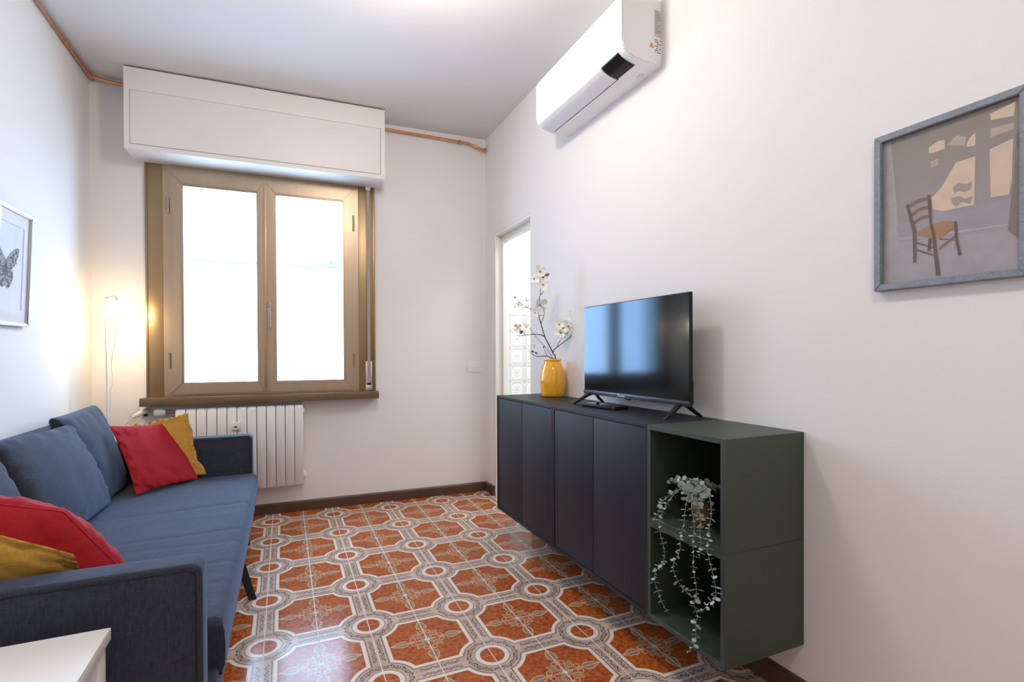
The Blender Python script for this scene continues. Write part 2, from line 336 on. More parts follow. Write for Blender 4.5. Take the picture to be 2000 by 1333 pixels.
def floor_mat():
    """20 cm majolica tiles; four of them make one motif of 40.2 cm"""
    t = NT('patterned_floor_tiles')
    oc = t.coords()
    x, y, z = t.xyz(oc)
    H = 0.201
    ax = (x+0.839+8.04).pp(H); ay = (y+0.545+8.04).pp(H)
    bx = H-ax; by = H-ay
    r = hyp(ax, ay); ds = ax.min(ay); sl = ax.max(ay)
    g = (ds-0.0505).min(r-0.127)
    n1 = F(t, t.noise(oc, 55, 5, 0.75)); n2 = F(t, t.noise(oc, 260, 2)); n3 = F(t, t.noise(oc, 7, 2))
    # orange field
    col = t.ramp(n1*0.7+n2*0.2+n3*0.1, [(0.40, (0.19, 0.032, 0.012)), (0.50, (0.34, 0.072, 0.015)), (0.60, (0.47, 0.145, 0.030))])
    # band between the octagons
    beige = t.ramp(n2*0.5+n3*0.5, [(0.4, (0.42, 0.285, 0.22)), (0.6, (0.55, 0.42, 0.33))])
    band = g.lt(-0.012)
    col = t.mix(band, col, beige)
    cream = (0.68, 0.61, 0.53)
    col = t.mix(AND(g.gt(-0.013), g.lt(0.0)), col, cream)
    dark = (0.030, 0.022, 0.026)
    dline = AND(g.gt(-0.0205), g.lt(-0.0168))
    # vines in the straight strips
    inring = r.lt(0.127)
    ph = sl*(2*pi/0.0402)
    v1 = ((ds-0.0155-(ph.sin()*0.0060)).abs()-0.0024).lt(0.0)
    v2 = ((ds-0.0155+((ph*2.0+0.8).sin()*0.0075)).abs()-0.0014).lt(0.0)
    curl = hyp((sl.pp(0.0201)-0.0100), ds-0.0155)
    v3 = (curl-0.0052).abs().lt(0.0010)
    strip = AND(1-inring, OR(v1, v2, v3), g.lt(-0.020))
    # vines in the ring
    th = ay.atan2(ax)
    w1 = ((r-0.089-((th*12.0).sin()*0.009)).abs()-0.0027).lt(0.0)
    w2 = ((r-0.089+((th*24.0+0.6).sin()*0.008)).abs()-0.0010).lt(0.0)
    cur2 = hyp((th*0.089).pp(0.01165)-0.0058, r-0.089)
    w3 = (cur2-0.0058).abs().lt(0.0011)
    ring = AND(inring, OR(w1, w2, w3), r.gt(0.071), r.lt(0.107))
    col = t.mix(AND(dline, 0.75+n1*0.0), col, dark)
    col = t.mix(AND(OR(strip, ring), 0.55+n2*0.5), col, dark)
    # pinkish and bluish touches
    tint = AND(band, n1.gt(0.56))
    col = t.mix(tint*0.35, col, (0.42, 0.24, 0.20))
    # medallion
    col = t.mix(AND(r.gt(0.047), r.lt(0.0655)), col, cream)
    col = t.mix(AND(r.gt(0.0655), r.lt(0.0685)), col, (0.16, 0.14, 0.14))
    disc = r.lt(0.0475)
    field2 = t.ramp(n1*0.8+n2*0.2, [(0.38, (0.25, 0.042, 0.015)), (0.62, (0.46, 0.115, 0.028))])
    col = t.mix(disc, col, field2)
    # cross ornament in the octagon centre
    mm = bx.max(by); tt = bx.min(by); rc = hyp(bx, by)
    q = ((mm-0.076)/0.070).clamp()
    wd = q.sqrt()*(1-q)*0.051
    leafd = tt-wd
    inside = AND(mm.gt(0.076), mm.lt(0.146))
    l_out = AND(leafd.abs().lt(0.0021), inside)
    l_in = AND(leafd.lt(-0.0018), inside)
    q2 = ((mm-0.083)/0.040).clamp()
    l_core = AND((tt-(q2.sqrt()*(1-q2)*0.020)).abs().lt(0.0011), mm.gt(0.083), mm.lt(0.123))
    stem = AND(tt.lt(0.0013), mm.lt(0.148))
    th2 = by.atan2(bx)
    ros = (rc-0.026-((th2*8.0).cos()*0.007)).abs().lt(0.0017)
    ros_in = (rc-0.026-((th2*8.0).cos()*0.007)).lt(-0.0017)
    dp = (bx+by)*0.7071; dq = (bx-by).abs()*0.7071
    q3 = ((dp-0.030)/0.042).clamp()
    c1 = AND((dq-q3.sqrt()*(1-q3)*0.034).abs().lt(0.0016), dp.gt(0.030), dp.lt(0.072))
    c2 = (hyp(mm-0.056, tt-0.016)-0.0105).abs().lt(0.0018)
    c3 = (hyp(mm-0.066, tt-0.006)-0.005).abs().lt(0.0013)
    c1i = AND((dq-q3.sqrt()*(1-q3)*0.022).lt(0.0), dp.gt(0.034), dp.lt(0.066))
    gold = (0.58, 0.42, 0.26)
    grey = (0.30, 0.20, 0.115)
    col = t.mix(OR(l_in, ros_in, c1i)*0.8, col, grey)
    col = t.mix(l_core, col, (0.10, 0.08, 0.07))
    col = t.mix(OR(l_out, stem, ros, c1, c2, c3)*0.85, col, gold)
    col = t.mix(rc.lt(0.010), col, (0.55, 0.50, 0.44))
    # grout lines of the 20 cm tiles
    grout = OR(ax.min(bx).lt(0.0019), ay.min(by).lt(0.0008)*0.6)
    col = t.mix(grout*0.85, col, (0.62, 0.58, 0.56))
    t.inp('Base Color', col)
    t.inp('Roughness', 0.15+n1*0.04+grout*0.3)
    t.inp('Specular IOR Level', 0.22)
    t.bump(n1*0.25+n3*0.5-grout*0.6, 0.12, 0.0015)
    return t.m
M['floor'] = floor_mat()

def bath_tile_mat():
    t = NT('patterned_bathroom_tiles')
    x, y, z = t.xyz(t.coords())
    H = 0.0745
    ax = (x-0.262+1.49).pp(H); az = (z-0.0075+1.49).pp(H)
    bx = H-ax; bz = H-az
    rc = hyp(bx, bz); r = hyp(ax, az); th = bz.atan2(bx)
    fl = AND((rc-0.020-((th*8.0).cos()*0.012)).abs().lt(0.0024), rc.gt(0.004))
    fl2 = (rc-0.006).abs().lt(0.0016)
    oct_ = (((bx+bz)*0.7071-0.068).max(bx.max(bz)-0.058)).abs().lt(0.0020)
    edge = (ax.min(az)-0.007).abs().lt(0.0016)
    ce = OR((hyp(ax-0.012, az-0.012)-0.008).abs().lt(0.0014), (r-0.006).abs().lt(0.0012))
    ln = OR(fl, fl2, oct_, edge, ce)
    grout = ax.min(az).lt(0.001)
    col = t.mix(ln*0.75, (0.84, 0.84, 0.82), (0.16, 0.17, 0.18))
    col = t.mix(grout, col, (0.6, 0.6, 0.6))
    t.inp('Base Color', col)
    t.inp('Roughness', 0.25)
    return t.m
M['bath_tile'] = bath_tile_mat()

# ------------------------------------------------------------------ mesh helpers
def link(name, me, mats, parent=None, loc=None, rot=None, smooth=False):
    o = bpy.data.objects.new(name, me)
    COL.objects.link(o)
    for m in (mats if isinstance(mats, (list, tuple)) else [mats]):
        me.materials.append(m if not isinstance(m, str) else M[m])
    if parent is not None: o.parent = parent
    if loc is not None: o.location = loc
    if rot is not None: o.rotation_euler = rot
    if smooth:
        for p in me.polygons: p.use_smooth = True
    return o
def fin(name, bm, mats, parent=None, smooth=False, auto=None, **kw):
    bmesh.ops.recalc_face_normals(bm, faces=bm.faces)
    me = bpy.data.meshes.new(name)
    bm.to_mesh(me); bm.free()
    o = link(name, me, mats, parent, smooth=smooth or auto is not None, **kw)
    if auto is not None:
        try: me.set_sharp_from_angle(angle=radians(auto))
        except Exception: pass
    return o
def addbox(bm, x0, x1, y0, y1, z0, z1, bev=0.0, seg=2, mi=0):
    n = bmesh.new()
    vs = [n.verts.new(p) for p in ((x0,y0,z0),(x1,y0,z0),(x1,y1,z0),(x0,y1,z0),(x0,y0,z1),(x1,y0,z1),(x1,y1,z1),(x0,y1,z1))]
    for f in ((0,3,2,1),(4,5,6,7),(0,1,5,4),(1,2,6,5),(2,3,7,6),(3,0,4,7)):
        n.faces.new([vs[i] for i in f])
    if bev > 0:
        bmesh.ops.bevel(n, geom=list(n.edges), offset=bev, segments=seg, affect='EDGES', profile=0.6)
    for f in n.faces: f.material_index = mi
    me = bpy.data.meshes.new('tmp'); n.to_mesh(me); n.free()
    bm.from_mesh(me); bpy.data.meshes.remove(me)
def box(name, x0, x1, y0, y1, z0, z1, m, parent=None, bev=0.002, seg=2, **kw):
    bm = bmesh.new()
    addbox(bm, min(x0,x1), max(x0,x1), min(y0,y1), max(y0,y1), min(z0,z1), max(z0,z1), bev, seg)
    return fin(name, bm, m, parent, auto=40, **kw)
def addlathe(bm, prof, c=(0,0,0), n=32, axis='Z', mi=0):
    rings = []
    for r, h in prof:
        ring = []
        for i in range(n):
            a = 2*pi*i/n
            if axis == 'Z': p = (c[0]+r*cos(a), c[1]+r*sin(a), c[2]+h)
            elif axis == 'X': p = (c[0]+h, c[1]+r*cos(a), c[2]+r*sin(a))
            else: p = (c[0]+r*cos(a), c[1]+h, c[2]+r*sin(a))
            ring.append(bm.verts.new(p))
        rings.append(ring)
    for a, b in zip(rings, rings[1:]):
        for i in range(n):
            f = bm.faces.new((a[i], a[(i+1)%n], b[(i+1)%n], b[i])); f.material_index = mi
    for ring in (rings[0], rings[-1]):
        try: f = bm.faces.new(ring); f.material_index = mi
        except Exception: pass
def lathe(name, prof, c, m, parent=None, n=32, axis='Z', auto=50, **kw):
    bm = bmesh.new(); addlathe(bm, prof, c, n, axis)
    return fin(name, bm, m, parent, auto=auto, **kw)
def smoothpath(pts, k=6):
    pts = [Vector(p) for p in pts]
    if len(pts) < 3: return pts
    out = []
    P = [pts[0]]+pts+[pts[-1]]
    for i in range(1, len(P)-2):
        p0, p1, p2, p3 = P[i-1], P[i], P[i+1], P[i+2]
        for j in range(k):
            t = j/k
            out.append(0.5*((2*p1)+(p2-p0)*t+(2*p0-5*p1+4*p2-p3)*t*t+(-p0+3*p1-3*p2+p3)*t**3))
    out.append(pts[-1])
    return out
def addtube(bm, pts, rad, n=8, smooth=True, k=6, mi=0):
    pts = smoothpath(pts, k) if smooth else [Vector(p) for p in pts]
    N = len(pts)
    rings = []
    prev = None
    for i, p in enumerate(pts):
        d = (pts[min(i+1, N-1)]-pts[max(i-1, 0)]).normalized()
        if prev is None:
            a = Vector((0, 0, 1)) if abs(d.z) < 0.9 else Vector((1, 0, 0))
            u = d.cross(a).normalized()
        else:
            u = (prev-d*prev.dot(d)).normalized()
        prev = u
        v = d.cross(u)
        r = rad(i/(N-1)) if callable(rad) else rad
        rings.append([bm.verts.new(p+u*r*cos(2*pi*j/n)+v*r*sin(2*pi*j/n)) for j in range(n)])
    for a, b in zip(rings, rings[1:]):
        for i in range(n):
            f = bm.faces.new((a[i], a[(i+1)%n], b[(i+1)%n], b[i])); f.material_index = mi
    bm.faces.new(rings[0]).material_index = mi; bm.faces.new(rings[-1]).material_index = mi
def tube(name, pts, rad, m, parent=None, n=10, smooth=True, k=6, **kw):
    bm = bmesh.new(); addtube(bm, pts, rad, n, smooth, k)
    return fin(name, bm, m, parent, auto=60, **kw)
def addprism(bm, prof, axis, a, b, mi=0):
    """closed 2D profile extruded along an axis. axis 'Y': profile (x,z); 'X': (y,z); 'Z': (x,y)"""
    def P(p, t):
        if axis == 'Y': return (p[0], t, p[1])
        if axis == 'X': return (t, p[0], p[1])
        return (p[0], p[1], t)
    v0 = [bm.verts.new(P(p, a)) for p in prof]; v1 = [bm.verts.new(P(p, b)) for p in prof]
    n = len(prof)
    for i in range(n):
        bm.faces.new((v0[i], v0[(i+1)%n], v1[(i+1)%n], v1[i])).material_index = mi
    bm.faces.new(v0).material_index = mi; bm.faces.new(v1).material_index = mi
def prism(name, prof, axis, a, b, m, parent=None, auto=40, **kw):
    bm = bmesh.new(); addprism(bm, prof, axis, a, b)
    return fin(name, bm, m, parent, auto=auto, **kw)

def thing(name, label, cat, loc=(0, 0, 0), rotz=0.0, group=None):
    o = bpy.data.objects.new(name, None)
    o.empty_display_size = 0.05
    COL.objects.link(o)
    o.location = loc; o.rotation_euler = (0, 0, rotz)
    o['label'] = label; o['category'] = cat
    if group: o['group'] = group
    return o
def tag(o, label, cat, group=None):
    o['label'] = label; o['category'] = cat
    if group: o['group'] = group
    return o
def struct(o, label=None):
    o['kind'] = 'structure'
    if label: o['label'] = label
    return o
def wall_thing(name, label, cat, u, dep, z, group=None):
    """an Empty standing on the window wall; its children use wall-local coordinates minus (u, -dep, z)"""
    c, s = cos(WALL_ROT), sin(WALL_ROT)
    return thing(name, label, cat, (c*u+s*dep, s*u-c*dep, z), WALL_ROT, group)
random.seed(7)
def wl_(u, dep, z):
    c, s = cos(WALL_ROT), sin(WALL_ROT)
    return (c*u+s*dep, s*u-c*dep, z)

# ------------------------------------------------------------------ room shell
HT = 2.94
bm = bmesh.new(); addbox(bm, -2.70, 0.0, -5.4, 0.09, -0.1, 0.0)
struct(fin('floor', bm, 'floor'))
bm = bmesh.new(); addbox(bm, -2.85, 0.15, -5.5, 0.35, HT, HT+0.1)
struct(fin('ceiling', bm, 'ceiling'))
bm = bmesh.new(); addbox(bm, -2.85, -2.70, -5.4, 0.35, 0, HT)
struct(fin('wall_left', bm, 'wall'))
# right wall with the doorway
DY0, DY1, DH = -0.836, -0.182, 2.115
bm = bmesh.new()
for a in ((0, .12, -5.4, DY0, 0, HT), (0, .12, DY1, 0.0, 0, HT), (0, .12, DY0, DY1, DH, HT)):
    addbox(bm, *a)
struct(fin('wall_right', bm, 'wall'))
bm = bmesh.new(); addbox(bm, -2.85, 0.12, -5.5, -5.4, 0, HT)
struct(fin('wall_rear', bm, 'wall'))
# window wall, with the opening; local x = u
U0, U1, V0, V1 = -2.302, -1.038, 0.885, 2.425
bm = bmesh.new()
for a in ((-2.72, U0, 0, .28, 0, HT), (U1, 0.0, 0, .28, 0, HT), (U0, U1, 0, .28, 0, V0), (U0, U1, 0, .28, V1, HT)):
    addbox(bm, *a)
struct(fin('wall_window', bm, 'wall', rot=(0, 0, WALL_ROT)))
# baseboards
bm = bmesh.new(); addprism(bm, [(0, 0), (-.018, 0), (-.018, .066), (-.010, .075), (0, .075)], 'X', -2.69, -0.02)
struct(fin('baseboard_window', bm, 'brown', rot=(0, 0, WALL_ROT), auto=30))
bm = bmesh.new(); addprism(bm, [(0, 0), (-.018, 0), (-.018, .066), (-.010, .075), (0, .075)], 'Y', -5.39, DY0-.002)
addprism(bm, [(0, 0), (-.018, 0), (-.018, .066), (-.010, .075), (0, .075)], 'Y', DY1+.002, -.002)
struct(fin('baseboard_right', bm, 'brown', auto=30))
# door frame (white lining of the doorway)
d = struct(thing('door_1', 'white door lining of the open doorway beside the vase', 'door frame', (0.0, DY1, 0)))
del d['category']
bm = bmesh.new()
W_ = DY1-DY0
addbox(bm, 0.0, .122, -.024, -.001, 0, DH-.001, .002)
addbox(bm, 0.0, .122, -W_+.001, -W_+.012, 0, DH-.001, .002)
addbox(bm, 0.0, .122, -W_+.012, -.024, DH-.022, DH-.001, .002)
fin('lining', bm, 'jamb', d, auto=40)
bm = bmesh.new()
addbox(bm, .055, .10, -.052, -.024, 0, DH-.022, .002)
addbox(bm, .055, .10, -W_+.024, -.052, DH-.065, DH-.022, .002)
fin('door_stop', bm, 'jamb', d, auto=40)
# the room behind the doorway
bm = bmesh.new(); addbox(bm, .12, 1.7, .12, .24, 0, 2.75)
struct(fin('wall_far', bm, 'bath'))
bm = bmesh.new(); addbox(bm, 1.7, 1.82, -2.2, .24, 0, 2.75)
struct(fin('wall_east', bm, 'bath'))
bm = bmesh.new(); addbox(bm, .12, 1.7, -2.32, -2.2, 0, 2.75)
struct(fin('wall_near', bm, 'bath'))
bm = bmesh.new(); addbox(bm, .0, 1.7, -2.2, .12, -.1, -.0005)
struct(fin('floor_bathroom', bm, 'outside_ground'))
bm = bmesh.new(); addbox(bm, .12, 1.82, -2.32, .24, 2.75, 2.85)
struct(fin('ceiling_bathroom', bm, 'bath'))
bm = bmesh.new(); addbox(bm, .262, 1.695, .108, .119, 0, 1.4975)
struct(fin('trim_1', bm, 'bath_tile'), 'white wall tiles with black floral line pattern seen through the doorway')
# outside: pale wall across the yard
bm = bmesh.new(); addbox(bm, -7, 4, 3.2, 3.4, -1.0, 2.312)
o = struct(fin('wall_outside', bm, 'outside_wall', rot=(0, 0, WALL_ROT)))
bm = bmesh.new(); addbox(bm, -7, 4, .40, 3.2, -1.1, -1.0)
struct(fin('floor_outside', bm, 'outside_ground'))

bm = bmesh.new(); addbox(bm, -7, 4, 3.17, 3.43, 2.312, 2.328)
struct(fin('trim_2', bm, 'cap_dark', rot=(0, 0, WALL_ROT)), 'thin dark edge on top of the pale wall outside the window')
sg = thing('garden_sprig', 'small green sprig growing over the outside wall, seen through the right pane', 'plant', wl_(-1.044, -3.13, 2.36))
bm = bmesh.new()
addtube(bm, [(0, .06, -.03), (0, 0, .03), (.01, -.01, .07)], .004, 6)
fin('stem', bm, 'leaf', sg)
bm = bmesh.new()
for i in range(16):
    a = i*2.4; c = Vector((.05*cos(a)*(i/16), -.01, -.04+.012*(i%9))); d = Vector((cos(a), .2, sin(a)*.8)).normalized(); e = d.cross(Vector((0, 1, 0))).normalized()
    v = [bm.verts.new(c), bm.verts.new(c+d*.022+e*.012), bm.verts.new(c+d*.045), bm.verts.new(c+d*.022-e*.012)]; bm.faces.new(v)
fin('leaves', bm, 'leaf', sg)

# ------------------------------------------------------------------ window
w = struct(thing('window_1', 'bronze two-sash window with casing and sill', 'window', (0, 0, 0), WALL_ROT))
del w['category']
def frame_rect(bm, u0, u1, z0, z1, tu0, tu1, tz0, tz1, y0, y1, bev=.003):
    """mitred rectangular frame in the wall plane, chamfered towards the glass"""
    for quad in (((u0,z0),(u1,z0),(u1-tu1,z0+tz0),(u0+tu0,z0+tz0)), ((u1,z0),(u1,z1),(u1-tu1,z1-tz1),(u1-tu1,z0+tz0)),
                 ((u1,z1),(u0,z1),(u0+tu0,z1-tz1),(u1-tu1,z1-tz1)), ((u0,z1),(u0,z0),(u0+tu0,z0+tz0),(u0+tu0,z1-tz1))):
        n = bmesh.new()
        a = [n.verts.new((p[0], y0, p[1])) for p in quad]; b = [n.verts.new((p[0], y1, p[1])) for p in quad]
        n.faces.new(a); n.faces.new(b[::-1])
        for i in range(4): n.faces.new((a[i], b[i], b[(i+1)%4], a[(i+1)%4]))
        bmesh.ops.recalc_face_normals(n, faces=n.faces)
        bmesh.ops.bevel(n, geom=[e for e in n.edges if abs(e.verts[0].co.y-y0) < 1e-6 and abs(e.verts[1].co.y-y0) < 1e-6], offset=bev, segments=2, affect='EDGES')
        me = bpy.data.meshes.new('tmp'); n.to_mesh(me); n.free(); bm.from_mesh(me); bpy.data.meshes.remove(me)
bm = bmesh.new(); frame_rect(bm, -2.303, -1.037, .868, 2.426, .050, .050, .03, .060, -.018, .06)
fin('frame', bm, 'bronze', w, auto=40)
for (a, b) in ((-2.402, -2.304), (-1.036, -.915)):
    bm = bmesh.new(); addbox(bm, a, b, -.016, 0, .868, 2.426, .002)
    # the thin return lip at the outer edge of the casing
    if a < -2: addbox(bm, a, a+.012, -.022, 0, .868, 2.426, .001)
    else: addbox(bm, b-.014, b, -.022, 0, .868, 2.426, .001)
    fin('casing', bm, 'bronze_dark', w, auto=40)
box('head_rail', -2.303, -1.037, -.0155, .02, 2.424, 2.437, 'bronze_dark', w)
s = box('window_sill', -2.420, -.903, -.112, 0.0, .815, .868, 'sill', w, .003)
def sash(u0, u1, tl, trr, hinges, hu):
    bm = bmesh.new(); frame_rect(bm, u0, u1, .880, 2.372, tl, trr, .075, .075, -.040, .03, .006)
    # glazing bead
    frame_rect(bm, u0+tl-.004, u1-trr+.004, .951, 2.301, .010, .010, .010, .010, -.028, .02, .003)
    sh = fin('sash', bm, 'bronze', w, auto=40)
    bm = bmesh.new(); addbox(bm, u0+tl-.002, u1-trr+.002, .008, .014, .95, 2.30)
    fin('pane', bm, 'pane', sh)
    for z0, z1 in hinges:
        bm = bmesh.new()
        addlathe(bm, [(.0065, z0), (.0065, (z0+z1)/2-.001), (.0045, (z0+z1)/2-.001), (.0045, (z0+z1)/2+.001), (.0065, (z0+z1)/2+.001), (.0065, z1)], (hu, -.044, 0), 12)
        fin('hinge', bm, 'hinge', sh, auto=40)
    return sh
sl = sash(-2.261, -1.6825, .072, .047, ((2.094, 2.200), (1.060, 1.165)), -2.266)
sr = sash(-1.6805, -1.078, .066, .066, ((2.086, 2.194), (1.050, 1.152)), -1.074)
bm = bmesh.new()
addbox(bm, -1.690, -1.6725, -.047, -.038, .885, 2.366, .002)
fin('cover_strip', bm, 'bronze', sl, auto=40)
hb = bmesh.new()
addbox(hb, -1.668, -1.642, -.050, -.038, 1.455, 1.520, .003)
fin('handle_plate', hb, 'hinge', sr, auto=40)
hb = bmesh.new()
addtube(hb, [(-1.655, -.05, 1.475), (-1.655, -.075, 1.470), (-1.655, -.082, 1.445), (-1.655, -.078, 1.34)], lambda t: .0085-.001*t, 12)
fin('handle', hb, 'handle', sr, auto=60)

# roller shutter box
b = wall_thing('roller_shutter_box', 'long white roller shutter box above the bronze window', 'shutter box', -1.66, 0, 2.425)
x0, x1 = -2.452+1.66, -.868+1.66
bm = bmesh.new(); addbox(bm, x0, x1, -.236, -.002, 0, .503, .004)
fin('body', bm, 'box_white', b, auto=40)
bm = bmesh.new(); addbox(bm, x0+.004, x1-.004, -.230, -.002, .503, .513)
fin('ceiling_gap', bm, 'gap_dark', b)
bm = bmesh.new()
for a in ((x0, x1, 0.0, .030), (x0, x1, .365, .503), (x0, x0+.030, .030, .365), (x1-.030, x1, .030, .365)):
    addbox(bm, a[0], a[1], -.246, -.236, a[2], a[3], .0015)
fin('face_frame', bm, 'box_white', b, auto=40)
bm = bmesh.new(); addbox(bm, x0+.0325, x1-.0325, -.2445, -.2365, .0335, .3640, .0015)
fin('access_panel', bm, 'box_white', b, auto=40)
bm = bmesh.new(); addbox(bm, x0+.030, x1-.030, -.2368, -.2361, .030, .365)
fin('panel_gap', bm, 'groove', b)

# strap and its recoiler
st = wall_thing('shutter_strap', 'grey webbing strap of the roller shutter hanging at right of the window', 'strap', -.966, .0165, .868)
bm = bmesh.new()
addbox(bm, -.0105, .0105, -.018, -.0165, .05, 1.545)
fin('webbing', bm, 'strap', st)
bm = bmesh.new(); addbox(bm, -.018, .018, -.022, -.0, 1.530, 1.555, .003)
fin('guide', bm, 'white_plastic', st, auto=40)
bm = bmesh.new(); addbox(bm, -.026, .026, -.0125, -.0005, .003, .225, .004)
addbox(bm, -.026, -.018, -.016, -.010, .003, .225, .002); addbox(bm, .018, .026, -.016, -.010, .003, .225, .002)
addbox(bm, -.026, .026, -.020, -.010, .003, .045, .003)
addlathe(bm, [(.0045, 0), (.003, -.002)], (0, -.020, .022), 12, 'Y')
fin('recoiler_plate', bm, 'steel', st, auto=40)
bm = bmesh.new(); addbox(bm, -.014, .014, -.0205, -.0165, .045, .062, .001)
fin('strap_slot', bm, 'black_plastic', st)

# ------------------------------------------------------------------ radiator
r = wall_thing('radiator', 'white aluminium column radiator under the window behind the sofa', 'radiator', -1.83, 0, .21)
n = 13; w0, w1 = -2.226+1.83, -1.434+1.83; pw = (w1-w0)/n
for i in range(n):
    a = w0+i*pw; c = a+pw/2
    bm = bmesh.new()
    # slightly bowed front, rounded shoulders
    h = .575
    prof = []
    for k in range(9):
        tq = k/8; prof.append((a+.0024+(pw-.0048)*tq, -.100-.004*sin(pi*tq)))
    v = []
    for (zz, back) in ((0.0, .012), (.010, .002), (.555, 0.0), (.568, .006), (h, .018)):
        v.append([bm.verts.new((px, py+back, zz+(.004*sin(pi*q/8) if zz > .56 else 0))) for q, (px, py) in enumerate(prof)])
    for p, q in zip(v, v[1:]):
        for k in range(8): bm.faces.new((p[k], p[k+1], q[k+1], q[k]))
    bk0 = [bm.verts.new((px, -.035, 0)) for px, py in prof]; bk1 = [bm.verts.new((px, -.035, h+.002)) for px, py in prof]
    for k in range(8):
        bm.faces.new((v[0][k], bk0[k], bk0[k+1], v[0][k+1])); bm.faces.new((v[-1][k], v[-1][k+1], bk1[k+1], bk1[k])); bm.faces.new((bk0[k], bk1[k], bk1[k+1], bk0[k+1]))
    for k in (0, 8):
        bm.faces.new([vv[k] for vv in v]+[bk1[k], bk0[k]])
    fin('radiator_section', bm, 'rad', r, auto=50)
lathe('header_pipe', [(.014, .002), (.014, .79)], (w0, -.060, .55), 'rad', r, 12, 'X')
lathe('header_pipe', [(.014, .002), (.014, .79)], (w0, -.060, .03), 'rad', r, 12, 'X')
box('bracket', w1-.02, w1+.012, -.075, -.002, .055, .085, 'white_plastic', r, .003)
box('bracket', w1-.02, w1+.010, -.070, -.002, .52, .55, 'white_plastic', r, .003)
bm = bmesh.new(); addbox(bm, -.068, -.008, -.125, -.104, .425, .478, .006)
al = fin('heat_meter', bm, 'white_plastic', r, auto=40)
box('display', -.047, -.028, -.1265, -.1248, .442, .450, 'black_plastic', al, 0)
bm = bmesh.new(); addlathe(bm, [(.012, w0-.062-w0), (.014, -.035), (.010, -.034), (.010, 0)], (w0, -.065, .56), 14, 'X')
fin('valve', bm, 'hinge', r, auto=40)
bm = bmesh.new()
prof = [(.004, -.125), (.018, -.122), (.023, -.110), (.024, -.085), (.020, -.066), (.016, -.058)]
rings = 24
addlathe(bm, prof, (w0, -.065, .56), 24, 'X')
for i in range(12):
    a = 2*pi*i/12
    addtube(bm, [(w0-.115, -.065+.0235*cos(a), .56+.0235*sin(a)), (w0-.075, -.065+.0235*cos(a), .56+.0235*sin(a))], .002, 5, False)
fin('thermostat_knob', bm, 'white_plastic', r, auto=50)

# switch plate
sp = wall_thing('wall_socket_plate', 'flat white socket plate low on the wall left of the doorway', 'socket', -.112, 0, 1.042)
bm = bmesh.new(); addbox(bm, -.060, .060, -.009, 0, -.045, .045, .004); fin('plate', bm, 'white_plastic', sp, auto=40)
for i in range(3):
    bm = bmesh.new(); addbox(bm, -.036+i*.0245, -.013+i*.0245, -.0115, -.0085, -.024, .024, .0015); fin('module', bm, 'white_plastic', sp, auto=40)

# ------------------------------------------------------------------ copper pipes
cp = thing('copper_pipe', 'bare copper pipe running along the left wall at the ceiling to the shutter box', 'pipe', (-2.68, 0, HT))
bm = bmesh.new()
c_, s_ = cos(WALL_ROT), sin(WALL_ROT)
def wl(u, dep, z): return (c_*u+s_*dep, s_*u-c_*dep, z)
o_ = Vector((-2.68, 0, HT))
pts = [Vector(p)-o_ for p in ((-2.682, -5.35, 2.918), (-2.682, -.10, 2.918), (-2.678, -.03, 2.917), (-2.668, .015, 2.914), (-2.64, .030, 2.911), wl(-2.58, .035, 2.909), wl(-2.454, .035, 2.903))]
addtube(bm, pts, .0085, 12, True, 8)
fin('pipe_run', bm, 'copper', cp, auto=60)
for y in (-.35, -1.1, -1.9):
    bm = bmesh.new(); addlathe(bm, [(.0085, -.010), (.0115, -.008), (.0115, .008), (.0085, .010)], (-.002, y, -.022), 14, 'Y')
    addtube(bm, [(-.002, y, -.022), (-.020, y, -.022)], .004, 8, False); fin('pipe_clip', bm, 'copper', cp, auto=50)
bm = bmesh.new(); q = Vector(wl(-2.47, .035, 2.9035))-o_; addlathe(bm, [(.0085, -.010), (.0145, -.008), (.0145, .006), (.0085, .008)], q, 14, 'X'); fin('pipe_clip', bm, 'copper', cp, auto=50)
cp = thing('copper_pipe', 'short bare copper pipe between the shutter box and the right corner', 'pipe', wl(-.80, .035, 2.88))
o_ = Vector(wl(-.80, .035, 2.88))
bm = bmesh.new()
pts = [Vector(p)-o_ for p in (wl(-.866, .035, 2.884), wl(-.5, .035, 2.880), wl(-.22, .035, 2.874), wl(-.17, .036, 2.872), wl(-.115, .045, 2.855), wl(-.075, .055, 2.838), wl(-.035, .05, 2.833), wl(-.012, .045, 2.836))]
addtube(bm, pts, .0095, 12, True, 8)
fin('pipe_run', bm, 'copper', cp, auto=60)
for u, z in ((-.84, 2.884), (-.235, 2.8745), (-.02, 2.835)):
    q = Vector(wl(u, .035 if u < -.1 else .046, z))-o_
    bm = bmesh.new(); addlathe(bm, [(.0095, -.008), (.0165, -.006), (.0165, .006), (.0095, .008)], q, 14, 'X')
    if u < -.1: addtube(bm, [q, q+Vector((0, .034, 0))], .004, 8, False)
    fin('pipe_clip', bm, 'copper', cp, auto=50)

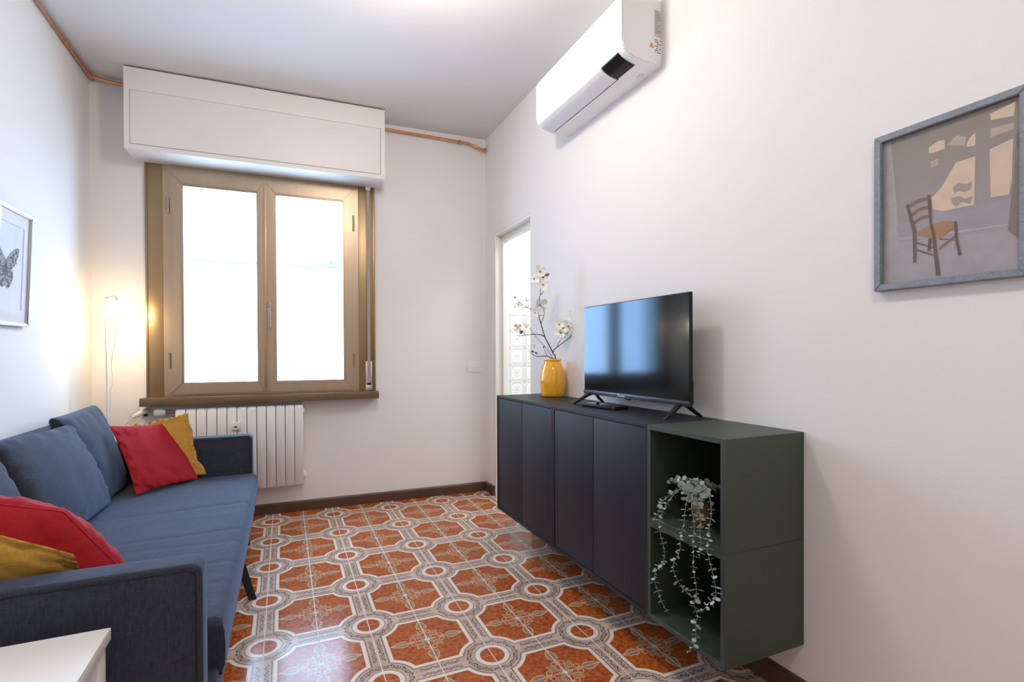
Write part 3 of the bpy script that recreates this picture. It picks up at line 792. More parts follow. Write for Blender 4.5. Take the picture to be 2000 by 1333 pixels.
# ------------------------------------------------------------------ air conditioner
AY0, AY1 = -2.137, -1.338
ac = thing('air_conditioner', 'white split air conditioner high on the right wall', 'air conditioner', (0, -1.74, 2.43))
y0, y1 = AY0+1.74, AY1+1.74
def sc_(a, b, t): return (a[0]+(b[0]-a[0])*t, a[1]+(b[1]-a[1])*t)
under = [(-.2140, .062), (-.2125, .046), (-.2040, .034), (-.186, .022), (-.160, .012), (-.128, .005), (-.09, .001), (-.04, 0.0), (-.0005, 0.0)]
prof = [(-.0005, .290), (-.180, .290), (-.198, .286), (-.209, .276), (-.214, .262)]+under
n_ = bmesh.new(); addprism(n_, prof, 'Y', y0, y1)
bmesh.ops.recalc_face_normals(n_, faces=n_.faces)
endf = [e for e in n_.edges if abs(e.verts[0].co.y-e.verts[1].co.y) < 1e-6 and max(abs(v.co.x) for v in e.verts) > .01 and e.calc_face_angle(0) > .8]
bmesh.ops.bevel(n_, geom=endf, offset=.004, segments=2, affect='EDGES')
fin('body', n_, 'ac_white', ac, auto=35)
# front panel slightly proud
fp = [(-.2142, .262), (-.2185, .258), (-.2185, .070), (-.2142, .0645)]
prism('front_panel', fp, 'Y', y0+.002, y1-.002, 'ac_white', ac)
def skin(name, i0, i1, ya, yb, off, thick, m):
    """shell that follows the curved underside between two profile stations (fractional indices)"""
    bm = bmesh.new(); N = 14; rows = []
    for k in range(N+1):
        f = i0+(i1-i0)*k/N; i = min(int(f), len(under)-2); p = sc_(under[i], under[i+1], f-i)
        g0 = under[max(i-0, 0)]; g1 = under[i+1]
        d = Vector((g1[0]-g0[0], g1[1]-g0[1])).normalized(); nn = Vector((d.y, -d.x))
        if nn.y > 0 and nn.x > 0: nn = -nn
        if nn.y > 0: nn = -nn
        q = (p[0]+nn.x*off, p[1]+nn.y*off); q2 = (p[0]+nn.x*(off-thick), p[1]+nn.y*(off-thick))
        rows.append([bm.verts.new((q[0], ya, q[1])), bm.verts.new((q[0], yb, q[1])), bm.verts.new((q2[0], yb, q2[1])), bm.verts.new((q2[0], ya, q2[1]))])
    for a, b2 in zip(rows, rows[1:]):
        for j in range(4): bm.faces.new((a[j], a[(j+1)%4], b2[(j+1)%4], b2[j]))
    bm.faces.new(rows[0]); bm.faces.new(rows[-1])
    return fin(name, bm, m, ac, auto=35)
skin('air_flap', 1.6, 5.25, y0+.172, y1-.03, .003, .005, 'ac_flap')
skin('flap_gap', 5.25, 5.42, y0+.165, y1-.03, .0012, .002, 'black_plastic')
skin('display', 1.6, 5.25, y0+.042, y0+.168, .003, .005, 'glass_black')
bm = bmesh.new(); addbox(bm, -.0505, -.040, y0+.080, y0+.115, -.0025, .001, .0005); addbox(bm, -.036, -.031, y0+.080, y0+.10, -.0015, .001)
fin('sensor', bm, 'steel', ac)
# stickers on the end that faces the camera
M['sticker'] = mat('grey_rating_label', (0.58, 0.58, 0.58), 0.5)
M['print_dark'] = mat('label_printing', (0.12, 0.12, 0.13), 0.6)
M['warn'] = mat('orange_warning_sticker', (0.75, 0.36, 0.06), 0.5)
yf = y0-.0004
bm = bmesh.new(); addbox(bm, -.043, -.005, yf-.0006, y0, .125, .243)
lab = fin('rating_label', bm, 'sticker', ac)
bm = bmesh.new()
random.seed(3)
for i in range(12):
    zz = .236-i*.0085; wv = random.uniform(.5, 1)
    addbox(bm, -.040, -.040+.031*wv, yf-.0010, yf-.0006, zz-.0022, zz)
for i in range(7):
    zz = .112-i*.009
    xx = -.041
    while xx < -.010:
        ww = random.uniform(.002, .007)
        if random.random() < .7: addbox(bm, xx, xx+ww, yf-.0005, y0, zz-.004, zz)
        xx += ww+.002
fin('label_text', bm, 'print_dark', lab)['kind'] = 'stuff'
bm = bmesh.new(); v = [bm.verts.new(p) for p in ((-.071, yf-.0006, .073), (-.047, yf-.0006, .071), (-.0595, yf-.0006, .098))]; bm.faces.new(v)
r_ = bmesh.ops.extrude_face_region(bm, geom=list(bm.faces)); bmesh.ops.translate(bm, vec=(0, .0006, 0), verts=[e for e in r_['geom'] if isinstance(e, bmesh.types.BMVert)])
wn = fin('warning_sticker', bm, 'warn', ac)
bm = bmesh.new(); addbox(bm, -.0602, -.0585, yf-.0011, yf-.0006, .080, .089); addbox(bm, -.0602, -.0585, yf-.0011, yf-.0006, .0755, .0775)
fin('exclamation_mark', bm, 'print_dark', wn)
bm = bmesh.new()
for i in range(28):
    a = 2*pi*i/28; a2 = 2*pi*(i+1)/28
    addtube(bm, [(-.022+.0165*cos(a), y0-.0001, .043+.024*sin(a)), (-.022+.0165*cos(a2), y0-.0001, .043+.024*sin(a2))], .0006, 4, False)
fin('knockout', bm, 'ac_flap', ac)
lathe('screw_cap', [(.0035, 0), (.003, -.001)], (-.060, y0, .034), 'steel', ac, 12, 'Y')

# ------------------------------------------------------------------ framed chair print on the right wall
PY0, PY1, PZ0, PZ1 = -3.350, -3.027, 1.3215, 1.754
pf = thing('framed_picture', 'grey wood framed print of a rush-seat chair on the right wall', 'picture', (0, -3.19, 1.538))
def L(y): return y+3.19
bm = bmesh.new()
fwid = .0185
for quad in (((PY0,PZ0),(PY1,PZ0),(PY1-fwid,PZ0+fwid),(PY0+fwid,PZ0+fwid)), ((PY1,PZ0),(PY1,PZ1),(PY1-fwid,PZ1-fwid),(PY1-fwid,PZ0+fwid)),
             ((PY1,PZ1),(PY0,PZ1),(PY0+fwid,PZ1-fwid),(PY1-fwid,PZ1-fwid)), ((PY0,PZ1),(PY0,PZ0),(PY0+fwid,PZ0+fwid),(PY0+fwid,PZ1-fwid))):
    n = bmesh.new()
    a = [n.verts.new((-.026, L(p[0]), p[1]-1.538)) for p in quad]; b2 = [n.verts.new((-.001, L(p[0]), p[1]-1.538)) for p in quad]
    n.faces.new(a); n.faces.new(b2[::-1])
    for i in range(4): n.faces.new((a[i], b2[i], b2[(i+1)%4], a[(i+1)%4]))
    bmesh.ops.recalc_face_normals(n, faces=n.faces)
    bmesh.ops.bevel(n, geom=[e for e in n.edges if all(abs(v.co.x+.026) < 1e-6 for v in e.verts)], offset=.002, segments=2, affect='EDGES')
    me = bpy.data.meshes.new('t'); n.to_mesh(me); n.free(); bm.from_mesh(me); bpy.data.meshes.remove(me)
fin('frame', bm, 'greywood', pf, auto=40)
IY0, IY1, IZ0, IZ1 = PY0+fwid, PY1-fwid, PZ0+fwid, PZ1-fwid
t = NT('print_wall_tone'); x, y, z = t.xyz(t.coords())
t.inp('Base Color', t.ramp(z*2.6+0.5, [(0.1, (0.33, 0.31, 0.345)), (0.5, (0.30, 0.265, 0.26)), (0.95, (0.25, 0.215, 0.185))])); t.inp('Roughness', 0.6)
M['p_bg'] = t.m
PC = {'sidewall': (0.37, 0.345, 0.375), 'dado': (0.31, 0.29, 0.325), 'floorp': (0.355, 0.325, 0.35), 'skirt': (0.40, 0.375, 0.40), 'patch': (0.62, 0.48, 0.36),
      'dim': (0.42, 0.345, 0.27), 'blot': (0.33, 0.28, 0.24), 'curtain': (0.20, 0.165, 0.15), 'chairback': (0.20, 0.11, 0.06), 'chairleg': (0.115, 0.075, 0.068), 'seatp': (0.33, 0.17, 0.075)}
for k, c in PC.items(): M['p_'+k] = mat('print_'+{'sidewall':'side_wall','dado':'dado','floorp':'floor','skirt':'skirting','patch':'sunlit_patch','dim':'dim_patch','blot':'plant_tone','curtain':'curtain','chairback':'chair_rail','chairleg':'chair_leg','seatp':'rush_seat'}[k], c, 0.6, var=0.18 if k not in ('patch',) else 0.12, vscale=30)
keys = list(PC)
bm = bmesh.new()
v = [bm.verts.new(p) for p in ((-.0120, L(IY1)+.002, IZ0-1.540), (-.0120, L(IY0)-.002, IZ0-1.540), (-.0120, L(IY0)-.002, IZ1-1.536), (-.0120, L(IY1)+.002, IZ1-1.536))]
bm.faces.new(v).material_index = 0
lay = 0
for kname, poly in PRINT_POLYS:
    lay += 1
    pts = [(-.0121-.00004*lay, L(max(IY0-.001, min(IY1+.001, a))), max(IZ0-.001, min(IZ1+.001, z_))-1.538) for a, z_ in poly]
    v = [bm.verts.new(p) for p in pts]
    f = bm.faces.new(v); f.material_index = 1+keys.index(kname)
    bmesh.ops.triangulate(bm, faces=[f])
me = bpy.data.meshes.new('print'); bm.to_mesh(me); bm.free()
link('print', me, ['p_bg']+['p_'+k for k in keys], pf)
bm = bmesh.new(); addbox(bm, -.0165, -.0150, L(IY0)-.002, L(IY1)+.002, IZ0-1.540, IZ1-1.536)
fin('glass', bm, 'picture_glass', pf)
bm = bmesh.new(); addbox(bm, -.0118, -.001, L(PY0)+.004, L(PY1)-.004, PZ0-1.534, PZ1-1.542)
fin('backing', bm, 'print_dark', pf)

# ------------------------------------------------------------------ butterfly picture on the left wall (its top leans out a little)
bfc = -1.055
bf = thing('framed_picture', 'silver framed black and white butterfly print on the left wall', 'picture', (-2.697, bfc, 1.285))
bf.rotation_euler = (0, radians(2.3), 0)
def Bx(bm, x0, x1, ya, yb, za, zb, bev=0.0): addbox(bm, x0, x1, ya, yb, za, zb, bev)
hw, hh = .212, .523
bm = bmesh.new(); ft = .016
for quad in (((-hw,0),(hw,0),(hw-ft,ft),(-hw+ft,ft)), ((hw,0),(hw,hh),(hw-ft,hh-ft),(hw-ft,ft)), ((hw,hh),(-hw,hh),(-hw+ft,hh-ft),(hw-ft,hh-ft)), ((-hw,hh),(-hw,0),(-hw+ft,ft),(-hw+ft,hh-ft))):
    n = bmesh.new()
    a = [n.verts.new((.022, p[0], p[1])) for p in quad]; b2 = [n.verts.new((.0, p[0], p[1])) for p in quad]
    n.faces.new(a); n.faces.new(b2[::-1])
    for i in range(4): n.faces.new((a[i], b2[i], b2[(i+1)%4], a[(i+1)%4]))
    bmesh.ops.recalc_face_normals(n, faces=n.faces)
    bmesh.ops.bevel(n, geom=[e for e in n.edges if all(abs(v.co.x-.022) < 1e-6 for v in e.verts)], offset=.004, segments=3, affect='EDGES')
    me = bpy.data.meshes.new('t'); n.to_mesh(me); n.free(); bm.from_mesh(me); bpy.data.meshes.remove(me)
fin('frame', bm, 'silver', bf, auto=40)
bm = bmesh.new(); Bx(bm, .001, .0090, -hw+.004, hw-.004, .004, hh-.004); bk = fin('print', bm, 'bf_paper', bf)
bm = bmesh.new(); mw = .060
for a in ((-hw+.012, hw-.012, .012, .012+mw), (-hw+.012, hw-.012, hh-.012-mw, hh-.012), (-hw+.012, -hw+mw, .012+mw, hh-.012-mw), (hw-mw, hw-.012, .012+mw, hh-.012-mw)):
    Bx(bm, .0091, .0115, *a)
fin('mat_board', bm, 'mat_board', bf)
bm = bmesh.new(); Bx(bm, .0150, .0165, -hw+.012, hw-.012, .012, hh-.012); fin('glass', bm, 'picture_glass', bf)
def flat(bm, pts, x, mi, sgn=1):
    v = [bm.verts.new((x, sgn*(a-bfc), z_-1.285)) for a, z_ in pts]
    f = bm.faces.new(v); f.material_index = mi
    if f.normal.x < 0: f.normal_flip()
bm = bmesh.new()
for sgn in (1, -1):
    for wv in (BF_WING, BF_WING2):
        cx_ = sum(p[0] for p in wv)/len(wv); cz_ = sum(p[1] for p in wv)/len(wv)
        flat(bm, wv, .0093, 1, sgn)
        flat(bm, [(cx_+(a-cx_)*.91, cz_+(z_-cz_)*.93) for a, z_ in wv], .0094, 0, sgn)
        for a, z_ in wv[1:-1]:
            # veins from the body
            bx_, bz_ = wv[0]
            dx, dz = (a-bx_), (z_-bz_); l = sqrt(dx*dx+dz*dz)+1e-6; nx, nz = -dz/l*.0008, dx/l*.0008
            flat(bm, [(bx_+nx, bz_+nz), (bx_-nx, bz_-nz), (a-nx, z_-nz), (a+nx, z_+nz)], .00945, 1, sgn)
    for i, (a, z_) in enumerate(BF_SPOTS):
        s0 = .0055+.002*((i*7)%3)
        flat(bm, [(a+s0*1.1*cos(q*pi/5), z_+s0*sin(q*pi/5)) for q in range(10)], .0095, 1, sgn)
zb1, zb0 = BF_BODY[0][1], BF_BODY[1][1]
flat(bm, [(bfc-.005, zb1+.004), (bfc, zb1+.014), (bfc+.005, zb1+.004), (bfc+.006, zb1-.02), (bfc+.003, zb0+.02), (bfc, zb0), (bfc-.003, zb0+.02), (bfc-.006, zb1-.02)], .0096, 1)
me = bpy.data.meshes.new('butterfly'); bm.to_mesh(me); bm.free()
link('butterfly_drawing', me, ['bf_wing', 'bf_dark'], bk)

# ------------------------------------------------------------------ wall cabinets
T = .891; CB = T-.70; BACK = -.002; FRONT = -.352
def dark_cabinet(ya, yb, label):
    t_ = thing('wall_cabinet', label, 'cabinet', (0, (ya+yb)/2, CB), 0, 'dark grey two-door wall cabinets')
    a, b = -(yb-ya)/2+.0008, (yb-ya)/2-.0008
    bm = bmesh.new(); e = .0135
    for q in ((FRONT, BACK, a, a+e, 0, .70), (FRONT, BACK, b-e, b, 0, .70), (FRONT, BACK, a+e, b-e, 0, e), (FRONT, BACK, a+e, b-e, .70-e, .70), (-.012, BACK, a+e, b-e, e, .70-e)):
        addbox(bm, *q, .0008, 1)
    fin('body', bm, 'cab', t_, auto=40)
    for s in (0, 1):
        d0 = a+e+.0028 if s == 0 else .0020
        d1 = -.0020 if s == 0 else b-e-.0028
        dr = box('door', FRONT+.0030, FRONT+.0190, d0, d1, e+.0028, .70-e-.0028, 'cab', t_, .0012)
    return t_
Y0 = -1.0548
dark_cabinet(Y0-.70, Y0, 'dark grey two-door wall cabinet under the yellow vase')
dark_cabinet(Y0-1.40, Y0-.70, 'dark grey two-door wall cabinet under the television')
def cube(ya, yb, z0, label):
    t_ = thing('cube_shelf', label, 'shelf', (0, (ya+yb)/2, z0), 0, 'open dark green cube shelves')
    a, b = -(yb-ya)/2+.0008, (yb-ya)/2-.0008; e = .0165; H = .3492
    for nm, q in (('side_panel', (FRONT, BACK, a, a+e, 0, H)), ('side_panel', (FRONT, BACK, b-e, b, 0, H)), ('bottom_panel', (FRONT, BACK, a+e, b-e, 0, e)), ('top_panel', (FRONT, BACK, a+e, b-e, H-e, H)), ('back_panel', (-.010, BACK, a+e, b-e, e, H-e))):
        box(nm, *q, 'cab_green', t_, .0008, 1)
    return t_
cube(Y0-1.75, Y0-1.40, CB+.35, 'upper dark green open cube shelf holding the trailing eucalyptus pot')
cube(Y0-1.75, Y0-1.40, CB, 'lower empty dark green open cube shelf, nearest to the floor')

# ------------------------------------------------------------------ television
far = Vector((-.128, -1.697, 0)); near = Vector((-.118, -2.425, 0))
dv = (near-far); wid = dv.length; ang = atan2(dv.y, dv.x)+pi/2     # local -Y runs from far to near
tv = thing('television', 'black flat-screen television on two splayed feet on the dark cabinets', 'television', (far.x, far.y, T), ang)
# local: y from 0 to -wid, x depth (negative = toward the room)
zb, zt = .052, .497
bm = bmesh.new(); addbox(bm, .0, .014, -wid, 0, zb, zt, .003)
addbox(bm, .012, .055, -wid+.045, -.045, zb+.012, zb+.245, .014, 3)
addbox(bm, .012, .030, -wid+.010, -.010, zb+.004, zb+.10, .006)
fin('housing', bm, 'black_plastic', tv, auto=40)
bm = bmesh.new(); addbox(bm, -.0016, .0005, -wid+.0035, -.0035, zb+.020, zt-.004, .0004, 1)
fin('screen', bm, 'screen', tv)
bm = bmesh.new(); addbox(bm, -.0060, .004, -wid-.0005, .0005, zb-.002, zb+.019, .003)
ch = fin('bottom_bezel', bm, 'tv_chin', tv, auto=40)
fc = bpy.data.curves.new('logo', 'FONT'); fc.body = 'Hisense'; fc.size = .0155; fc.extrude = .0003; fc.align_x = 'CENTER'; fc.align_y = 'CENTER'
fo = bpy.data.objects.new('logo_text', fc); COL.objects.link(fo)
dg = bpy.context.evaluated_depsgraph_get(); dg.update()
me = bpy.data.meshes.new_from_object(fo.evaluated_get(dg)); bpy.data.objects.remove(fo)
me.materials.clear()
M['logo'] = mat('silver_logo', (0.75, 0.75, 0.78), 0.3, 0.2)
lo = link('logo', me, 'logo', ch, loc=(-.0064, -wid*.425, zb+.0085)); lo.rotation_euler = (radians(90), 0, radians(-90))
box('receiver', -.004, .006, -wid*.505, -wid*.465, zb-.008, zb-.001, 'black_plastic', tv, .001)
for yy, dy in ((-.058, .012), (-wid+.062, -.012)):
    for sx in (-1, 1):
        bm = bmesh.new()
        x_top, x_bot = (.002 if sx < 0 else .026), (-.092 if sx < 0 else .092)
        path = [(x_top+sx*-.012, zb+.004), (x_top+sx*.010, zb-.004), ((x_top+x_bot)/2, zb*.52), (x_bot, .0035)]
        P = smoothpath([(p[0], yy+dy*(i/3)*2*(-sx if 0 else 1), p[1]) for i, p in enumerate(path)], 5)
        rows = []
        for i, p in enumerate(P):
            tt = i/(len(P)-1); hw_ = .0120-.002*tt; th = .0125-.0075*tt
            rows.append([bm.verts.new((p.x, p.y-hw_, p.z-th*.6)), bm.verts.new((p.x, p.y+hw_, p.z-th*.6)), bm.verts.new((p.x, p.y+hw_, p.z+th)), bm.verts.new((p.x, p.y-hw_, p.z+th))])
        for v in rows[-1]: v.co.z = max(.0004, v.co.z-.0012)
        for a_, b_ in zip(rows, rows[1:]):
            for j in range(4): bm.faces.new((a_[j], a_[(j+1)%4], b_[(j+1)%4], b_[j]))
        bm.faces.new(rows[0]); bm.faces.new(rows[-1])
        bmesh.ops.bevel(bm, geom=list(bm.edges), offset=.001, segments=1, affect='EDGES')
        fin('foot', bm, 'black_plastic', tv, auto=40)
# set-top box
sb = thing('set_top_box', 'small flat black box lying on the cabinet under the television', 'set-top box', (-.172, -1.920, T), radians(9))
bm = bmesh.new(); addbox(bm, -.045, .045, -.125, .10, .0015, .016, .004, 3); fin('body', bm, 'black_plastic', sb, auto=40)
bm = bmesh.new(); addbox(bm, -.034, .034, -.02, .088, .016, .0168, .0003, 1); fin('top_plate', bm, 'glass_black', sb)
for x_, y_ in ((-.03, -.1), (.03, -.1), (-.03, .08), (.03, .08)): lathe('rubber_foot', [(.005, 0), (.005, .002)], (x_, y_, 0), 'black_metal', sb, 10)
tag(tube('cable', [(-.118, -1.47, T+.0028), (-.17, -1.56, T+.0025), (-.21, -1.68, T+.0025), (-.205, -1.78, T+.0035), (-.190, -1.815, T+.006)], .0018, 'black_plastic', n=6), 'thin black cable lying on the cabinet between vase and set-top box', 'cable')

# ------------------------------------------------------------------ vase with blossom twigs
VC = (-.090, -1.292, T)
vs = thing('vase', 'glossy yellow ceramic vase on the cabinet beside the television', 'vase', VC)
pr = [(.001, .001), (.062, .001), (.0675, .004), (.0700, .02), (.0745, .06), (.0762, .095), (.0745, .125), (.0690, .155), (.0610, .182), (.0530, .202), (.0500, .209), (.0500, .213), (.0530, .217), (.0535, .222), (.0500, .225), (.0460, .222), (.0455, .214), (.050, .20), (.060, .175), (.069, .15), (.071, .12), (.070, .06), (.062, .012), (.001, .010)]
lathe('body', pr, (0, 0, 0), 'vase', vs, 48, auto=60)
bs = thing('blossom_branch', 'dark twigs with white dogwood blossoms standing in the yellow vase', 'flowers', (VC[0], VC[1], T+.012))
o_ = Vector((VC[0], VC[1], T+.012))
for i, tw in enumerate(TWIGS):
    P = [Vector(p)-o_ for p in tw]
    if i in (0, 12, 14): 
        base = Vector((random.uniform(-.02, .02), random.uniform(-.02, .02), .004))
        if i in (0,): P = [base]+P
        if i == 12: P = [base, Vector((0.01, .0, .20))]+P
    if len(P) == 2: P = [P[0], (P[0]+P[1])/2+Vector((0, .002, .001)), P[1]]
    big = .0040 if i == 0 else (.0030 if len(tw) > 4 else .0020)
    tube('twig', P, lambda q, big=big: max(.0011, big*(1-.6*q)), 'twig', bs, 7)
def petal_flower(c, s, nrm):
    bm = bmesh.new()
    z = nrm.normalized(); x = z.orthogonal().normalized(); y = z.cross(x)
    a0 = random.uniform(0, pi)
    for k in range(4):
        a = a0+k*pi/2+random.uniform(-.15, .15)
        d = x*cos(a)+y*sin(a); e = z.cross(d)
        L_ = .030*s*random.uniform(.85, 1.1); rows = []
        for i, (t_, w_) in enumerate(((.05, .12), (.3, .62), (.6, 1.0), (.85, .85), (.98, .38))):
            cup = .25*t_*t_+random.uniform(-.02, .02)
            ctr = c+d*L_*t_+z*(L_*cup)
            hw_ = w_*L_*.42
            rows.append([bm.verts.new(ctr-e*hw_+z*hw_*.35), bm.verts.new(ctr), bm.verts.new(ctr+e*hw_+z*hw_*.35)])
        for a_, b_ in zip(rows, rows[1:]):
            for j in range(2): bm.faces.new((a_[j], a_[j+1], b_[j+1], b_[j]))
    fl = fin('blossom', bm, 'petal', bs, smooth=True)
    bm = bmesh.new(); bmesh.ops.create_icosphere(bm, subdivisions=2, radius=.0042*max(s, .5), matrix=Matrix.Translation(c+z*.003*s))
    fin('flower_centre', bm, 'pistil', fl, smooth=True)
cdir = Vector((-.45, -.86, .1))
for q in BLOSSOMS:
    c = Vector(q[:3])-o_; s = q[3]
    if s < .3:
        bm = bmesh.new(); bmesh.ops.create_icosphere(bm, subdivisions=2, radius=.006, matrix=Matrix.Translation(c)); fin('bud', bm, 'pistil', bs, smooth=True); continue
    nd = cdir+Vector((random.uniform(-.6, .6), random.uniform(-.4, .4), random.uniform(-.5, .7)))
    petal_flower(c, s*1.4, nd)
for a, b_ in GREEN_LEAVES:
    a = Vector(a)-o_; b_ = Vector(b_)-o_
    d = b_-a; L_ = d.length; d.normalize(); e = d.cross(cdir).normalized(); nn = d.cross(e)
    bm = bmesh.new(); rows = []
    for t_, w_ in ((0, .03), (.2, .2), (.5, .30), (.8, .2), (1, .02)):
        p = a+d*L_*t_+nn*.004*sin(pi*t_); rows.append([bm.verts.new(p-e*L_*w_+nn*.002), bm.verts.new(p), bm.verts.new(p+e*L_*w_+nn*.002)])
    for r0, r1 in zip(rows, rows[1:]):
        for j in range(2): bm.faces.new((r0[j], r0[j+1], r1[j+1], r1[j]))
    fin('leaf', bm, 'leaf', bs, smooth=True)

# ------------------------------------------------------------------ trailing eucalyptus in the upper cube
PB = Vector((-.235, -2.605, CB+.35+.0170))
ep = thing('potted_eucalyptus', 'artificial trailing eucalyptus in a small pot hanging out of the green cubes', 'plant', PB)
lathe('pot', [(.001, 0), (.026, 0), (.028, .003), (.036, .060), (.037, .072), (.033, .072), (.032, .062), (.001, .060)], (0, 0, 0), 'pot', ep, 28)
bm = bmesh.new(); bmesh.ops.create_icosphere(bm, subdivisions=3, radius=.031, matrix=Matrix.Translation((0, 0, .064)) @ Matrix.Diagonal((1, 1, .5, 1)))
for v in bm.verts: v.co += v.normal*noise.noise(v.co*90)*.004
fin('moss', bm, 'moss', ep, smooth=True)
def round_leaf(bm, c, d, nrm, s):
    e = nrm.cross(d).normalized(); nn = d.cross(e).normalized()
    ctr = bm.verts.new(c+d*s*.5-nn*s*.10)
    ring = []
    for k in range(9):
        a = 2*pi*k/9+.1
        rr = s*.5*(1+.06*cos(a*2))
        ring.append(bm.verts.new(c+d*(s*.5-rr*cos(a)*(1.0))+e*rr*sin(a)*.95))
    for k in range(9): bm.faces.new((ctr, ring[k], ring[(k+1)%9]))
random.seed(21)
for si, S_ in enumerate(STRANDS):
    P = [Vector(p)-PB for p in S_]
    P[0] = Vector((random.uniform(-.012, .012), random.uniform(-.012, .012), .066))
    path = smoothpath(P, 8)
    sm = tube('stem', P, lambda q: .0012*(1-.4*q), 'euca_stem', ep, 5, k=4)
    bm = bmesh.new()
    acc = 0.0; step = .0125; last = path[0]; total = sum((b-a).length for a, b in zip(path, path[1:])); done = 0
    ang_ = random.uniform(0, pi)
    for i in range(1, len(path)):
        seg = (path[i]-path[i-1]).length
        acc += seg; done += seg
        if acc >= step and done > .05:
            acc = 0; p = path[i]; d = (path[i]-path[i-1]).normalized()
            ang_ += pi/2+random.uniform(-.5, .5)
            side = Vector((cos(ang_)*.8, sin(ang_), random.uniform(-.15, .2)))
            side = (side-d*side.dot(d)).normalized()
            base = random.uniform(.009, .0165)
            if done < .13: base = random.uniform(.014, .021)
            if random.random() < .16: base *= 1.45
            if done > total*.96: base = .008
            for sg in (-1, 1):
                dd = (side*sg+d*.18+Vector((-.15, -.15, 0))*random.random()).normalized()
                nr = (d+Vector((random.uniform(-.7, .3), random.uniform(-.9, .3), random.uniform(-.2, .5)))).normalized()
                if abs(nr.dot(dd)) > .93: nr = d
                round_leaf(bm, p+dd*.002, dd, nr, base*random.uniform(.8, 1.15))
            step = random.uniform(.010, .0175)
    # keep every leaf out of the shelf boards
    for v in bm.verts:
        wz = v.co.z+PB.z
        if v.co.x+PB.x > FRONT-.001 and wz < CB+.35+.0172+.002: v.co.z = CB+.35+.0192-PB.z if wz > CB+.34 else v.co.z
        if wz < CB+.348 and v.co.x+PB.x > FRONT-.003: v.co.x = FRONT-.003-PB.x
        v.co.y = max(v.co.y, Y0-1.75+.02-PB.y) if v.co.x+PB.x > FRONT else v.co.y
    fin('leaves', bm, 'euca', sm, smooth=True)

# ------------------------------------------------------------------ sofa
sf = thing('sofa_bed', 'blue-grey fabric sofa bed along the left wall', 'sofa', (-2.2, -1.4, 0))
def sb_(name, x0, x1, y0, y1, z0, z1, m='sofa', bev=.02, seg=4, parent=None, wr=0.0):
    bm = bmesh.new(); addbox(bm, x0+2.2, x1+2.2, y0+1.4, y1+1.4, z0, z1, bev, seg)
    return fin(name, bm, m, parent or sf, auto=70)
SA0, SA1 = -.302, -.392      # far arm
NA0, NA1 = -2.418, -2.502    # near arm
XF = -1.750
def arm(y_out, y_in):
    lo, hi = min(y_out, y_in), max(y_out, y_in)
    rr = .030; prof = [(-2.695+2.2, .16), (XF+2.2, .16)]+[(XF+2.2-rr+rr*cos(q*pi/12), .640-rr+rr*sin(q*pi/12)) for q in range(7)]+[(-2.695+2.2, .640)]
    n_ = bmesh.new(); addprism(n_, prof, 'Y', lo+1.4, hi+1.4); bmesh.ops.recalc_face_normals(n_, faces=n_.faces)
    bmesh.ops.bevel(n_, geom=[e for e in n_.edges if abs(e.verts[0].co.y-e.verts[1].co.y) < 1e-6], offset=.011, segments=4, affect='EDGES', profile=.6)
    a = fin('armrest', n_, 'sofa', sf, auto=60)
    # piping seam round each side panel
    for yy, sg in ((lo, -1), (hi, 1)):
        bm = bmesh.new(); i = .014
        P = [(-2.69+2.2, yy+1.4+sg*.0008, .640-i), (XF+2.2-i-.018, yy+1.4+sg*.0008, .640-i), (XF+2.2-i-.006, yy+1.4+sg*.0008, .640-i-.006), (XF+2.2-i, yy+1.4+sg*.0008, .640-i-.018), (XF+2.2-i, yy+1.4+sg*.0008, .18)]
        addtube(bm, P, .0017, 6, False)
        fin('piping', bm, 'sofa_seam', a, auto=60)
    return a
arm(SA0, SA1); arm(NA1, NA0)
# mattress seat with soft rounded front and faint creases
bm = bmesh.new()
nx, ny = 40, 130
xA, xB, yA, yB = -2.62, -1.728, -2.300, -.394
def seat_z(x, y):
    e = min((xB-x)/.035, (y-yA)/.02, (yB-y)/.02, 1.0); e = max(e, 0)
    z = .402-.022*(1-sqrt(max(0, 1-(1-e)**2)))
    for (y0_, w_, d_, sl_) in ((-1.12, .012, .006, .10), (-1.52, .013, .005, .08), (-1.62, .010, .003, -.05), (-1.88, .014, .004, .06), (-2.08, .012, .003, .1)):
        yy = y0_+sl_*(x+2.2); z -= d_*math.exp(-((y-yy)/w_)**2)*(.4+.6*max(0, min(1, (x+2.4)/.5)))
    z += .004*noise.noise(Vector((x*3, y*2, 0)))+.0015*noise.noise(Vector((x*6, y*14, 3)))
    return z
top = [[bm.verts.new((xA+(xB-xA)*(1-(1-i/nx)**1.5)+2.2, yA+(yB-yA)*j/ny+1.4, 0)) for j in range(ny+1)] for i in range(nx+1)]
for r0 in top:
    for v in r0: v.co.z = seat_z(v.co.x-2.2, v.co.y-1.4)
for i in range(nx):
    for j in range(ny): bm.faces.new((top[i][j], top[i+1][j], top[i+1][j+1], top[i][j+1]))
border = [top[i][0] for i in range(nx+1)]+[top[nx][j] for j in range(1, ny+1)]+[top[i][ny] for i in range(nx-1, -1, -1)]+[top[0][j] for j in range(ny-1, 0, -1)]
prev = border
for (dz, dx) in ((-.012, .004), (-.06, .007), (-.11, .005), (-.128, -.002), (-.138, -.012)):
    ring = []
    for v in border:
        front = 1 if v.co.x-2.2 > xB-.003 else 0
        ring.append(bm.verts.new((v.co.x+(dx if front else 0), v.co.y, min(v.co.z, .39)+dz)))
    for k in range(len(border)):
        bm.faces.new((prev[k], prev[(k+1)%len(border)], ring[(k+1)%len(border)], ring[k]))
    prev = ring
bm.faces.new(prev)
fin('seat_mattress', bm, 'sofa', sf, auto=70)
sb_('base', -2.66, -1.738, -2.416, -.394, .165, .262, bev=.012)
